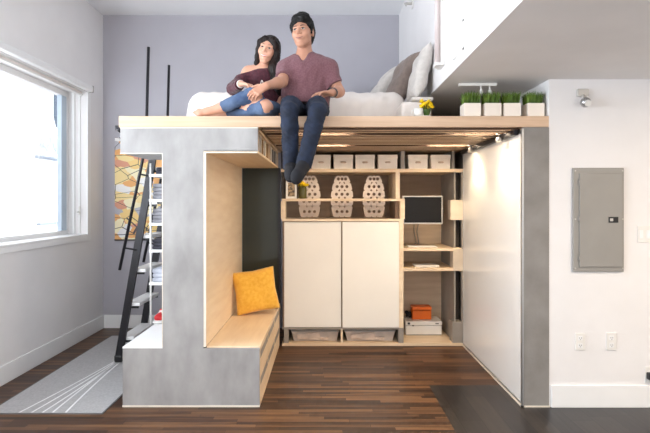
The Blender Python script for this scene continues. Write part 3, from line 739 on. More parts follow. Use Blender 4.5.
# lidded boxes on the top shelf
def lidded_box():
    t = thing('storage_box', '', 'box', (0, 0, 0), group='cream boxes on the top shelf')
    hw, hd, hh = 0.1, 0.17, 0.145
    o = MB(); o.box(-hw + 0.003, hw - 0.003, -hd + 0.003, hd - 0.003, 0, hh - 0.01, 0.002); o.build('box_body', M['box'], t)
    o = MB(); o.box(-hw, hw, -hd, hd, hh - 0.042, hh, 0.003); o.build('lid', M['box'], t)
    o = MB(); o.tube([(-0.028 + 0.056 * i / 8, -hd - 0.001 - 0.004 * math.sin(math.pi * i / 8), 0.066) for i in range(9)], [0.004] + [0.009] * 7 + [0.004], 8); o.build('label_holder', M['box_mark'], t)
    return t
bx = lidded_box(); first = True
names = ['cream lidded box on the top shelf directly behind the dangling dark shoes', 'cream lidded box second from the dangling dark shoes on the top shelf', 'cream lidded box third from the dangling dark shoes on the top shelf',
         'cream lidded box just left of the grey divider on the top shelf', 'cream lidded box just right of the grey divider on the top shelf', 'cream lidded box nearest the whiteboard on the top shelf']
for px, lb in zip((321, 343.4, 365.2, 388, 418.4, 441.2), names):
    loc = (fx(px), YS + 0.185, ZT1 + 0.0005)
    if first: bx.location = loc; bx['label'] = lb; first = False
    else: dup(bx, loc, lb)

# perforated folding stools standing behind the ledge
def stool():
    t = thing('folding_stool', '', 'stool', (0, 0, 0), group='perforated stools on the display shelf')
    H = 0.44
    def half(z):      # outline half width
        u = z / H
        return 0.118 - 0.05 * abs(u - 0.42) ** 2.0 / 0.3 if u < 0.92 else 0.118 - 0.05 * 0.25 / 0.3 - (u - 0.92) * 0.25
    def panel(z0, z1, rows):
        o = MB(); bm = o.bm
        cols = [-0.060, 0.0, 0.060]; hr = 0.0165
        zs = [z0] + [v for a, b in zip(rows[:-1], rows[1:]) for v in [(a + b) / 2]] + [z1]
        th = 0.008
        for i, zc in enumerate(rows):
            za, zb = zs[i], zs[i + 1]
            for j, xc in enumerate(cols):
                sc = min(1.0, (half(zc)) / 0.118)
                xc2 = xc * sc
                xl = [None, -0.03 * sc, 0.03 * sc][j]; xr = [-0.03 * sc, 0.03 * sc, None][j]
                def side(z, s, edge): return edge if edge is not None else s * half(z)
                N = 16; inn = []; out = []
                for k in range(N):
                    a = 2 * math.pi * (k + 0.5) / N; c_, s_ = math.cos(a), math.sin(a)
                    inn.append((xc2 + hr * c_, zc + hr * s_))
                    m = max(abs(c_), abs(s_)); px_, pz_ = c_ / m, s_ / m
                    z = za + (zb - za) * (pz_ + 1) / 2
                    l, r_ = side(z, -1, xl), side(z, 1, xr)
                    out.append((l + (r_ - l) * (px_ + 1) / 2, z))
                # corners of the cell
                fi = [bm.verts.new((p[0], -th, p[1])) for p in inn]; fo = [bm.verts.new((p[0], -th, p[1])) for p in out]
                bi = [bm.verts.new((p[0], th, p[1])) for p in inn]; bo = [bm.verts.new((p[0], th, p[1])) for p in out]
                for k in range(N):
                    q = (k + 1) % N
                    bm.faces.new([fi[k], fo[k], fo[q], fi[q]]); bm.faces.new([bi[q], bo[q], bo[k], bi[k]]); bm.faces.new([fi[q], bi[q], bi[k], fi[k]])
                    bm.faces.new([fo[k], bo[k], bo[q], fo[q]])
        bmesh.ops.remove_doubles(bm, verts=bm.verts, dist=0.0004)
        bmesh.ops.recalc_face_normals(bm, faces=bm.faces)
        return o
    p = panel(0.125, H, [0.17, 0.245, 0.325, 0.405]); p.build('seat_panel', M['stool'], t)
    p = panel(0.0, 0.122, [0.06]); q = p.build('leg_panel', M['stool_shade'], t); q.rotation_euler = (R(-9), 0, 0); q.location = (0, -0.019, 0.002)
    o = MB(); o.tube([(-0.1, 0.0, 0.1235), (0.1, 0.0, 0.1235)], 0.0075, 8); o.build('hinge', M['stool_shade'], t)
    return t
st = stool(); z = fz(219) + 0.0105
for k, (px, lb) in enumerate(((309.5, 'perforated cream folding stool partly behind the yellow flowers'), (342, 'perforated cream folding stool standing between the other two on the display shelf'), (374, 'perforated cream folding stool nearest the monitor on the display shelf'))):
    loc = ((px - 325) / 95.2, YS + 0.17, z)
    if k == 0: st.location = loc; st['label'] = lb
    else: dup(st, loc, lb)

# framed photo and flower vase on the ledge
pf = thing('photo_frame', 'small cream framed dark photo on the ledge beside the flower vase', 'photo frame', (fx(291), YS + 0.05, fz(198.6) + 0.0005))
o = MB(); W2, HH = 0.056, 0.185
o.box(-W2, W2, -0.01, 0.01, 0, 0.022, 0.002); o.box(-W2, W2, -0.01, 0.01, HH - 0.022, HH, 0.002); o.box(-W2, -W2 + 0.02, -0.01, 0.01, 0.022, HH - 0.022, 0.002); o.box(W2 - 0.02, W2, -0.01, 0.01, 0.022, HH - 0.022, 0.002)
o.build('frame', M['door_white'], pf)
MB().box(-W2 + 0.02, W2 - 0.02, -0.003, 0.003, 0.022, HH - 0.022).build('photo_print', M['photo'], pf)
MB().box(-0.012, 0.012, 0.01, 0.04, 0, 0.1, 0.002, rot=(R(8), 0, 0), piv=(0, 0.01, 0)).build('easel_back', M['dark'], pf)

def flowers(t, n, r, z0, z1, fr, seed):
    rnd = random.Random(seed)
    o = MB(); s = MB()
    for i in range(n):
        a = rnd.uniform(0, 6.28); d = r * math.sqrt(rnd.random()); p = Vector((d * math.cos(a), d * math.sin(a) * 0.8, rnd.uniform(z0, z1)))
        s.tube([(d * 0.3 * math.cos(a), d * 0.3 * math.sin(a), z0 - 0.07), p], 0.0022, 5)
        tilt = Euler((rnd.uniform(-0.7, 0.7), rnd.uniform(-0.7, 0.7), rnd.uniform(0, 3))).to_matrix()
        for k in range(9):
            b = k * 2 * math.pi / 9; v = tilt @ Vector((math.cos(b), math.sin(b), 0.15)); w = tilt @ Vector((-math.sin(b), math.cos(b), 0)) * fr * 0.33
            q = [p, p + v * fr * 0.6 + w, p + v * fr, p + v * fr * 0.6 - w]
            o.poly(q)
        o.ell(p + tilt @ Vector((0, 0, 0.002)), (fr * 0.62, fr * 0.62, fr * 0.42), tuple(tilt.to_euler()), seg=10)
    s.build('stem', M['leaf'], t); o.build('bloom', M['flower'], t)
fv = thing('flower_vase', 'olive glass jar of yellow flowers on the ledge below the dangling dark shoes', 'vase', (fx(302.5), YS + 0.05, fz(198.6) + 0.0005))
o = MB(); o.lathe([(0, 0), (0.036, 0), (0.042, 0.01), (0.042, 0.105), (0.036, 0.118), (0.036, 0.125), (0.033, 0.125), (0.033, 0.11), (0, 0.1)], seg=20); o.build('jar', M['vase'], fv)
flowers(fv, 20, 0.05, 0.13, 0.168, 0.024, 3)

# mustard cushion leaning in the nook
def cushion(name, w_, h_, t_, mt, parent=None, n=28, seed=1, pinch=0.08, w=False):
    o = MB(); bm = o.bm; rnd = random.Random(seed); ph = [rnd.uniform(0, 6) for _ in range(6)]
    def P(u, v, s):
        e = (1 - u ** 4) * (1 - v ** 4); th = t_ / 2 * max(e, 0) ** 0.55
        k = 1 - pinch * ((u * u) * (1 - v * v) + (v * v) * (1 - u * u))
        wob = 0.006 * (math.sin(5 * u + ph[0] + 3 * v) + math.sin(7 * v + ph[1] - 2 * u)) * max(e, 0)
        return (u * w_ / 2 * (1 - pinch * (1 - v * v) * 0.0 - pinch * 0.9 * (1 - abs(v)) * abs(u)), s * th + wob, v * h_ / 2 * (1 - pinch * 0.9 * (1 - abs(u)) * abs(v)))
    g = {}
    for s in (-1, 1):
        for i in range(n + 1):
            for j in range(n + 1):
                u, v = -1 + 2 * i / n, -1 + 2 * j / n
                if s == 1 and (i in (0, n) or j in (0, n)): g[s, i, j] = g[-1, i, j]
                else: g[s, i, j] = bm.verts.new(P(u, v, s))
        for i in range(n):
            for j in range(n):
                q = [g[s, i, j], g[s, i + 1, j], g[s, i + 1, j + 1], g[s, i, j + 1]]
                f = bm.faces.new(q if s == -1 else q[::-1]); f.smooth = True
    return o
cu = cushion('c', 0.40, 0.40, 0.14, M['yellow'], seed=4).build('cushion', M['yellow'], None, loc=(-0.645, 1.12, BZ + 0.212))
cu.rotation_euler = (R(-14), R(-8), R(14)); tag(cu, 'mustard yellow square cushion leaning on the nook bench', 'cushion')
# ---------------------------------------------------------------- bed on the platform
BX0, BX1, BY0, BY1 = -1.17, 0.69, 0.62, 2.2
bed = thing('mattress', 'mattress under a rumpled white duvet along the rear of the platform', 'bed', ((BX0 + BX1) / 2, 1.4, DZ1))
MB().box(BX0 + 0.06, BX1 + 0.12, BY0 + 0.04, BY1, DZ1 + 0.0005, DZ1 + 0.17, 0.03).box(BX1 - 0.1, BX1 + 0.14, BY0 - 0.3, BY0 + 0.08, DZ1 + 0.0005, DZ1 + 0.17, 0.03).build('mattress_core', M['white_cloth'], bed, w=True)
f = Field((BX0 - 0.06, BY0 - 0.06, DZ1 + 0.0), (BX1 + 0.06, BY1 + 0.06, DZ1 + 0.4), 0.014)
f.rbox((BX0, BY0, DZ1 - 0.12), (BX1, BY1 + 0.02, DZ1 + 0.325), 0.12, 0.0)
f.ell((-0.95, 1.0, DZ1 + 0.2), (0.25, 0.35, 0.11), 0.08)
f.ripple(0.012, waves(7, 0.16, 0.42, 11)); f.ripple(0.006, waves(6, 0.05, 0.12, 5, (1, 0.5, 0.4)))
f.cut((0, 0, DZ1 + 0.002), (0, 0, -1))
f.build('duvet', M['white_cloth'], bed)
MB().box(BX1 - 0.02, BX1 + 0.15, BY0 - 0.32, BY1 - 0.05, DZ1 + 0.17, DZ1 + 0.2, 0.012).build('sheet', M['beige_cloth'], bed, w=True)

def pillow(name, label, mt, loc, size, rot, seed):
    o = cushion(name, size[0], size[1], size[2], M[mt], seed=seed, pinch=0.1).build(name, M[mt], None, loc=loc)
    o.rotation_euler = rot; tag(o, label, 'pillow', 'pillows at the head of the bed'); return o
ZP = DZ1 + 0.2
pillow('pillow', 'pale oatmeal pillow leaning behind the taupe pillow', 'beige_cloth', (0.575, 1.52, ZP + 0.29), (0.52, 0.55, 0.18), (R(-35), 0, R(-86)), 21)
pillow('pillow', 'taupe pillow standing between the two pale pillows', 'taupe_cloth', (0.690, 0.96, ZP + 0.275), (0.42, 0.50, 0.15), (R(-24), R(4), R(-80)), 22)
pillow('pillow', 'pale oatmeal pillow nearest the front, leaning on the white wall', 'beige_cloth', (0.768, 0.53, ZP + 0.215), (0.36, 0.46, 0.12), (R(-15), R(-3), R(-88)), 23)

# little group at the bed's end, on the platform edge
tr = thing('book', 'flat cream book under the white cup and small flower pot', 'book', (0.715, 0.13, DZ1 + 0.0005))
o = MB(); o.box(-0.06, 0.06, -0.045, 0.045, 0, 0.003, 0.001); o.box(-0.06, 0.06, -0.045, 0.045, 0.015, 0.018, 0.001); o.box(-0.06, -0.057, -0.045, 0.045, 0, 0.018); o.build('cover', M['book_a'], tr)
MB().box(-0.056, 0.058, -0.043, 0.043, 0.003, 0.015).build('pages', M['white_plastic'], tr)
cp = thing('cup', 'white cup beside the small yellow flowers on the platform', 'cup', (0.69, 0.13, DZ1 + 0.019))
o = MB(); o.lathe([(0, 0), (0.026, 0), (0.033, 0.012), (0.034, 0.058), (0.031, 0.058), (0.03, 0.014), (0, 0.008)], seg=20); o.build('cup_body', M['white_plastic'], cp)
o = MB(); o.tube([(-0.033, 0, 0.045), (-0.047, 0, 0.042), (-0.05, 0, 0.03), (-0.045, 0, 0.018), (-0.032, 0, 0.016)], 0.004, 8); o.build('handle', M['white_plastic'], cp)
fp = thing('flower_pot', 'little dark pot of yellow flowers at the end of the bed', 'flower pot', (0.752, 0.13, DZ1 + 0.019))
o = MB(); o.lathe([(0, 0), (0.017, 0), (0.024, 0.045), (0.026, 0.05), (0.021, 0.05), (0.02, 0.044), (0, 0.042)], seg=18); o.build('pot', M['leaf'], fp)
flowers(fp, 24, 0.046, 0.06, 0.115, 0.023, 8)

# grass planters
def planter(seed):
    t = thing('grass_planter', '', 'planter', (0, 0, 0), group='grass planters on the platform')
    h, r = 0.098, 0.06
    o = MB(); b0, b1 = r - 0.003, r
    o.box(-b0, b0, -b0, b0, 0, 0.008, 0.002)
    for q in ((-r, r, -r, -r + 0.007), (-r, r, r - 0.007, r), (-r, -r + 0.007, -r + 0.007, r - 0.007), (r - 0.007, r, -r + 0.007, r - 0.007)): o.box(q[0], q[1], q[2], q[3], 0.004, h, 0.0015)
    o.build('pot', M['pot'], t)
    MB().box(-r + 0.007, r - 0.007, -r + 0.007, r - 0.007, 0.01, h - 0.012).build('soil', M['soil'], t)
    rnd = random.Random(seed); g = MB()
    for i in range(520):
        x, y = rnd.uniform(-r + 0.008, r - 0.008), rnd.uniform(-r + 0.008, r - 0.008); a = rnd.uniform(0, 6.28)
        hh = rnd.uniform(0.075, 0.112); lx, ly = rnd.gauss(x * 0.22, 0.012), rnd.gauss(y * 0.22, 0.012); wd = 0.0022
        dx, dy = wd * math.cos(a), wd * math.sin(a); z0 = h - 0.014
        b0_, b1_ = Vector((x - dx, y - dy, z0)), Vector((x + dx, y + dy, z0)); m0 = Vector((x - dx * .8 + lx * .35, y - dy * .8 + ly * .35, z0 + hh * .6)); m1 = m0 + Vector((dx * 1.6, dy * 1.6, 0)); tp = Vector((x + lx, y + ly, z0 + hh))
        g.poly([b0_, b1_, m1, m0]); g.poly([m0, m1, tp])
    g.build('grass_tuft', M['grass'], t)
    return t
for k, (x, lb) in enumerate(((1.062, 'cream square pot of grass nearest the bed, first in the row of planters'), (1.208, 'cream square pot of grass second from the bed in the planter row'), (1.352, 'cream square pot of grass third from the bed in the planter row'), (1.518, 'cream square pot of grass at the end of the platform by the corner'))):
    t = planter(40 + k); t.location = (x, 0.085, DZ1 + 0.0005); t['label'] = lb; t.rotation_euler = (0, 0, R((0, 2, -3, 1)[k]))

# track light under the soffit over the planters
tl = thing('track_light', 'white track light fixed under the soffit above the grass planters', 'light', (1.12, 0.12, 2.34))
MB().box(0.985, 1.265, 0.105, 0.135, 2.318, 2.3395, 0.004).build('track', M['white_plastic'], tl, w=True)
for x in (1.15, 1.215):
    o = MB(); o.tube([(x, 0.12, 2.318), (x, 0.12, 2.285)], 0.006, 8); o.tube([(x, 0.12, 2.29), (x + 0.008, 0.12, 2.245)], [0.011, 0.014], 12); o.build('lamp_arm', M['white_plastic'], tl, w=True)

# things on the upper right wall
vt = thing('wall_tube', 'long vertical white tube light on the upper right wall', 'tube light', (XR - 0.02, 0.09, 2.45))
o = MB(); o.box(XR - 0.01, XR - 0.001, 0.02, 0.16, 2.45, 3.6, 0.002); o.box(XR - 0.03, XR - 0.01, 0.02, 0.03, 2.45, 3.6); o.box(XR - 0.03, XR - 0.01, 0.15, 0.16, 2.45, 3.6); o.build('backplate', M['white_plastic'], vt, w=True)
o = MB(); o.tube([(XR - 0.036, 0.09, 2.475), (XR - 0.036, 0.09, 3.58)], 0.024, 16); o.build('tube', mat('milky_tube', (216, 202, 200), 0.3, var=0.01), vt, w=True)
o = MB(); o.box(XR - 0.064, XR - 0.001, 0.04, 0.14, 2.452, 2.477, 0.004); o.build('end_holder', M['white_plastic'], vt, w=True)
o = MB(); o.tube([(XR - 0.03, 0.0, 3.3), (XR - 0.03, 0.0, 2.93), (XR - 0.02, 0.03, 2.9)], 0.006, 8); o.build('pull_cord', M['white_plastic'], vt, w=True)
ap = thing('access_panel', 'white square access panel frame on the upper right wall', 'access panel', (XR, -0.36, 2.42))
o = MB(); y0, y1, z0, z1 = -0.49, -0.24, 2.41, 2.60
for q in ((y0, y1, z0, z0 + 0.016), (y0, y1, z1 - 0.016, z1), (y0, y0 + 0.018, z0, z1), (y1 - 0.018, y1, z0, z1)): o.box(XR - 0.006, XR - 0.0005, *q, 0.001)
o.build('frame', M['white_plastic'], ap, w=True)
MB().box(XR - 0.004, XR - 0.0005, y0 + 0.018, y1 - 0.018, z0 + 0.016, z1 - 0.016).build('cover', M['trim'], ap, w=True)
sp = thing('sprinkler', 'small white sprinkler head high on the upper right wall', 'sprinkler', (XR, 1.38, 3.41))
o = MB(); o.box(XR - 0.012, XR - 0.0005, 1.34, 1.42, 3.37, 3.45, 0.005); o.build('plate', M['white_plastic'], sp, w=True)
o = MB(); o.tube([(XR - 0.01, 1.38, 3.41), (XR - 0.06, 1.38, 3.41), (XR - 0.075, 1.38, 3.40)], [0.016, 0.014, 0.02], 12); o.build('head', M['silver'], sp, w=True)

# electric panel, sockets and lamp on the lower right wall
S = 140.0
def rx(px): return (px - 325) / S
def rz(py): return EYE - (py - 203) / S
el = thing('electric_panel', 'large grey metal electric panel on the right wall', 'electric panel', (rx(597), 0, rz(220)))
o = MB(); o.box(rx(571.7), rx(622.3), -0.022, -0.0005, rz(271.3), rz(168), 0.004); o.build('panel_frame', M['panel_grey'], el, w=True)
o = MB(); o.box(rx(577.5), rx(620), -0.032, -0.0225, rz(266.5), rz(173.5), 0.003); d = o.build('panel_door', M['panel_grey'], el, w=True)
o = MB(); o.box(rx(606), rx(615.5), -0.038, -0.0325, rz(222.5), rz(216.8), 0.002); o.build('latch', M['black_plastic'], d, w=True)
o = MB(); o.box(rx(607), rx(610), -0.042, -0.038, rz(221), rz(218.3), 0.001); o.build('latch_tab', M['silver'], d, w=True)
o = MB()
for py in (182, 219, 258): o.tube([(rx(577), -0.03, rz(py + 3)), (rx(577), -0.03, rz(py - 3))], 0.005, 8)
o.build('hinge', M['panel_grey'], el, w=True)
o = MB()
for px_ in (573.8, 620.8):
    for py in (171, 219, 268): o.tube([(rx(px_), -0.023, rz(py)), (rx(px_), -0.026, rz(py))], 0.005, 10)
o.build('screw', M['silver'], el, w=True)
def outlet(px0, px1, py0, py1, label, kind):
    t = thing('socket' if kind != 'switch' else 'light_switch', label, 'socket' if kind != 'switch' else 'switch', (rx((px0 + px1) / 2), 0, rz((py0 + py1) / 2)), group=None)
    hw, hh = (px1 - px0) / 2 / S, (py1 - py0) / 2 / S
    MB().box(-hw, hw, -0.008, -0.0005, -hh, hh, 0.003).build('cover_plate', M['white_plastic'], t)
    if kind == 'switch':
        for x in (-hw / 2, hw / 2): MB().box(x - 0.013, x + 0.013, -0.013, -0.0085, -0.03, 0.03, 0.002).build('rocker', M['trim'], t)
    else:
        for zc in (-0.026, 0.026):
            r = MB().box(-0.016, 0.016, -0.0105, -0.0083, zc - 0.016, zc + 0.016, 0.001).build('receptacle', M['trim'], t)
            o = MB(); o.box(-0.008, -0.0055, -0.0112, -0.0106, zc - 0.003, zc + 0.007); o.box(0.0055, 0.008, -0.0112, -0.0106, zc - 0.003, zc + 0.007); o.tube([(0, -0.0106, zc - 0.009), (0, -0.0112, zc - 0.009)], 0.0025, 8)
            o.build('slot', M['black_plastic'], r)
    return t
outlet(574.8, 584.6, 333, 350, 'white wall socket on the right wall, nearer the concrete end wall', 'socket')
t = outlet(606, 616, 332.5, 350, 'white wall socket on the right wall, below the latch side of the grey panel', 'socket')
outlet(637, 651, 226, 242.5, 'white double light switch at the right edge of the photo', 'switch')
pl = thing('power_plug', 'black power plug low on the right wall at the photo\'s right edge', 'plug', (rx(649), 0, rz(375)))
o = MB(); o.box(rx(645.5), rx(653), -0.045, -0.006, rz(378.6), rz(371.5), 0.008); o.build('plug_body', M['black_plastic'], pl, w=True)
o = MB(); o.box(rx(644.5), rx(657), -0.006, -0.0005, rz(383), rz(366.5), 0.002); o.build('cover_plate', M['white_plastic'], pl, w=True)
o = MB(); o.tube([(rx(652), -0.03, rz(377)), (rx(655), -0.05, rz(385)), (rx(662), -0.05, rz(400)), (rx(675), -0.06, 0.01)], 0.006, 8); o.build('cord', M['black_plastic'], pl, w=True)
el2 = thing('wall_lamp', 'small silver lamp with round head high on the right wall above the grey panel', 'wall lamp', (rx(581), 0, rz(95)))
o = MB(); o.box(rx(576), rx(587), -0.03, -0.0005, rz(97), rz(89.5), 0.006); o.build('base', M['silver'], el2, w=True)
o = MB(); o.tube([(rx(581.5), -0.02, rz(96)), (rx(581.5), -0.045, rz(101))], 0.012, 10); o.build('neck', M['silver'], el2, w=True)
o = MB(); o.ell((rx(581.3), -0.06, rz(104)), (0.036, 0.036, 0.036)); h = o.build('lamp_head', M['alu'], el2, w=True)
o = MB(); o.tube([(rx(581.3), -0.085, rz(105)), (rx(581.3), -0.1, rz(106))], 0.022, 16); o.build('lens', M['white_plastic'], h, w=True)

# ---------------------------------------------------------------- ladder with two handrails
LX0, LK, LYA, LYB = -1.885, 0.17, 1.02, 1.60
def lx(z): return LX0 + LK * z
ld = thing('ladder', 'dark steel ladder with pale treads leaning against the left end of the platform', 'ladder', (LX0, 1.3, 0.007))
ang = math.atan(LK)
for y in (LYA, LYB):
    o = MB(); o.prism([(lx(0.05) - 0.032, y - 0.015, 0.05), (lx(0.05) + 0.032, y - 0.015, 0.05), (lx(2.06) + 0.032, y - 0.015, 2.06), (lx(2.06) - 0.032, y - 0.015, 2.06)], (0, 0.03, 0)); st_ = o.build('stringer', M['black_metal'], ld, w=True)
    o = MB(); o.box(lx(0.03) - 0.036, lx(0.03) + 0.036, y - 0.02, y + 0.02, 0.008, 0.075, 0.014); o.build('rubber_foot', M['black_plastic'], st_, w=True)
for k in range(6):
    z = 0.235 + 0.31 * k
    o = MB(); o.box(lx(z) - 0.03, lx(z) + 0.1, LYA + 0.016, LYB - 0.016, z - 0.03, z, 0.004); t_ = o.build('tread', M['trim'], ld, w=True)
    for y in (LYA + 0.015, LYB - 0.024):
        o = MB(); o.box(lx(z) + 0.01, lx(z) + 0.09, y, y + 0.009, z - 0.05, z - 0.031); o.build('bracket', M['black_metal'], t_, w=True)
for y in (1.0, 1.62):
    pts = [(-1.862, y, 0.85), (-1.655, y, 1.84), (-1.632, y, 1.98), (-1.620, y, 2.08), (-1.600, y, 2.87)]
    o = MB(); o.tube(pts, 0.0135, 12); hr = o.build('handrail', M['black_metal'], ld, w=True)
    for z in (1.05, 1.72):
        xx = -1.862 + (z - 0.85) * 0.2091; yy = y + (0.01 if y < 1.3 else -0.01)
        o = MB(); o.tube([(xx, y, z), (lx(z), yy, z - 0.02)], 0.008, 8); o.build('rail_bracket', M['black_metal'], hr, w=True)

# wall picture behind the ladder
art = thing('wall_art', 'large mosaic patterned orange and yellow canvas on the wall behind the ladder', 'picture', (-1.9, YB, 1.6))
MB().box(-2.44, -1.32, YB - 0.03, YB - 0.0005, 1.035, 2.22, 0.002).build('canvas', M['art'], art, w=True)
MB().box(-2.445, -1.315, YB - 0.026, YB - 0.0005, 1.02, 1.0345).build('bottom_batten', M['dark'], art, w=True)

# shoe and clothes rack between base and ladder
rk = thing('open_rack', 'pale open rack of folded clothes beside the ladder in the left opening', 'rack', (-1.32, 0.83, BZ))
RX0, RX1, RY0, RY1 = -1.475, -1.175, 0.64, 0.99
shelves = [0.79, 1.065, 1.29, 1.49, 1.70]
o = MB(); o.box(RX1, RX1 + 0.012, RY0, RY1, BZ, 1.79); o.build('side_panel', M['trim'], rk, w=True)
for y in (RY0 + 0.01, RY1 - 0.01):
    o = MB(); o.tube([(RX0 + 0.012, y, BZ), (RX0 + 0.012, y, 1.79)], 0.008, 8); o.build('upright', M['white_plastic'], rk, w=True)
for z in shelves:
    o = MB(); o.box(RX0, RX1, RY0, RY1, z - 0.022, z, 0.002); o.build('shelf', M['trim'], rk, w=True)
def fold(x, y, z, w_, d, h, mt, lb, n=3, name='folded_clothes', cat='clothes'):
    t = thing(name, lb, cat, (x, y, z + 0.0005))
    for i in range(n):
        o = MB(); k = h / n; o.box(-w_ / 2 + 0.004 * (i % 2), w_ / 2 - 0.005 * ((i + 1) % 2), -d / 2, d / 2, i * k + 0.0004, (i + 1) * k, min(0.012, k * 0.4)); o.build('layer', M[mt], t)
fold(-1.34, 0.81, 0.79, 0.24, 0.28, 0.11, 'lilac_cloth', 'pale blue folded clothes on the lowest rack shelf beside the ladder')
fold(-1.34, 0.81, 1.065, 0.24, 0.28, 0.085, 'navy_cloth', 'charcoal folded clothes on the second rack shelf from the bottom')
fold(-1.34, 0.81, 1.29, 0.24, 0.28, 0.12, 'grey_cloth', 'grey folded clothes on the middle rack shelf beside the ladder', 4)
fold(-1.34, 0.81, 1.49, 0.24, 0.28, 0.13, 'grey_cloth', 'grey folded clothes on the second rack shelf from the top', 4)
fold(-1.33, 0.83, 1.70, 0.22, 0.26, 0.06, 'navy_cloth', 'charcoal folded clothes on the top rack shelf under the header', 2)

# shoes on the step
def shoe_field(a, toe, r0, r1, h=0.006):
    a = Vector(a); toe = Vector(toe)
    f = Field(np.minimum(a, toe) - 0.09, np.maximum(a, toe) + 0.12, h)
    return f
sn = thing('sneaker', 'red and white sneaker at the back of the white step', 'shoe', (-1.425, 0.8, BZ))
f = Field((-1.53, 0.62, BZ), (-1.25, 1.0, BZ + 0.15), 0.006)
f.rc((-1.425, 0.90, BZ + 0.055), (-1.425, 0.74, BZ + 0.045), 0.040, 0.038, 0.03, sq=((0, 0, 1), 0.8)); f.rc((-1.425, 0.9, BZ + 0.05), (-1.425, 0.885, BZ + 0.075), 0.036, 0.032, 0.03)
f.ell((-1.425, 0.89, BZ + 0.11), (0.024, 0.033, 0.04), 0.01, sub=True); f.cut((0, 0, BZ + 0.022), (0, 0, -1)); f.build('upper', M['red'], sn)
f = Field((-1.53, 0.6, BZ - 0.02), (-1.25, 1.02, BZ + 0.06), 0.006)
f.rc((-1.425, 0.905, BZ + 0.012), (-1.425, 0.73, BZ + 0.012), 0.046, 0.046, 0.0, sq=((0, 0, 1), 0.4)); f.cut((0, 0, BZ + 0.001), (0, 0, -1)); f.build('sole', M['white_plastic'], sn)
o = MB()
for i in range(5): o.tube([(-1.445, 0.83 - i * 0.014, BZ + 0.087 - i * 0.004), (-1.405, 0.83 - i * 0.014 - 0.006, BZ + 0.087 - i * 0.004)], 0.003, 6)
o.build('laces', M['white_plastic'], sn, w=True)

# red ornament on the window sill
rd = thing('red_flower', 'red flower in a small white pot on the window sill at the photo\'s left edge', 'flower pot', (XL - 0.02, 0.395, WZ0 + 0.0205))
o = MB(); o.lathe([(0, 0), (0.022, 0), (0.03, 0.045), (0.026, 0.045), (0, 0.04)], seg=16); o.build('pot', M['white_plastic'], rd)
o = MB()
for k in range(7):
    a = k * 0.9; o.ell((0.018 * math.cos(a), 0.018 * math.sin(a), 0.07 + 0.006 * (k % 3)), (0.014, 0.014, 0.011), seg=8)
o.build('bloom', M['red'], rd)
# ---------------------------------------------------------------- people
def V3(*a): return Vector(a)
def nrm(v): return Vector(v).normalized()

def hand(F, wrist, f, n, t, L=0.18, curl=(0.25, 0.45, 0.3), spread=0.1, thumb_in=0.0, kf=0.003):
    """wrist point, finger direction f, palm-facing direction n, thumb side t"""
    s = L / 0.18
    f = nrm(f); n = Vector(n); n = (n - f * n.dot(f)).normalized(); t = Vector(t); t = (t - f * t.dot(f) - n * t.dot(n)).normalized()
    W = Vector(wrist)
    offs = (0.029, 0.0098, -0.0095, -0.027); lens = (0.073, 0.080, 0.074, 0.058); kn = (0.092, 0.096, 0.091, 0.083)
    F.rc(W, W + f * 0.035 * s, 0.023 * s, 0.021 * s, 0.02, sq=(n, 0.72))
    for o_, k_ in zip(offs, kn):
        F.rc(W + f * 0.016 * s + t * o_ * 0.55 * s, W + (f * k_ + t * o_) * s, 0.0125 * s, 0.0105 * s, 0.010 * s)
    for i, (o_, l_, k_) in enumerate(zip(offs, lens, kn)):
        p = W + (f * k_ + t * o_) * s; d = (f + t * spread * (0.9, 0.25, -0.3, -0.9)[i]).normalized(); a = 0
        for j, (q, r0, r1) in enumerate(((0.44, 0.0092, 0.0083), (0.31, 0.0083, 0.0075), (0.25, 0.0075, 0.0062))):
            a += curl[j] * (1 + 0.12 * i); dd = d * math.cos(a) + n * math.sin(a)
            e = p + dd * l_ * q * s; F.rc(p, e, r0 * s, r1 * s, kf); p = e
    b = W + (f * 0.022 + t * 0.020 + n * 0.004) * s
    d1 = (f * 0.62 + t * (0.75 - thumb_in) + n * 0.28).normalized(); d2 = (f * 0.85 + t * (0.42 - thumb_in) + n * 0.3).normalized()
    e = b + d1 * 0.042 * s; F.rc(b, e, 0.0135 * s, 0.0105 * s, 0.012)
    e2 = e + d2 * 0.032 * s; F.rc(e, e2, 0.0102 * s, 0.009 * s, kf)
    e3 = e2 + (d2 + n * 0.15).normalized() * 0.024 * s; F.rc(e2, e3, 0.009 * s, 0.0072 * s, kf)

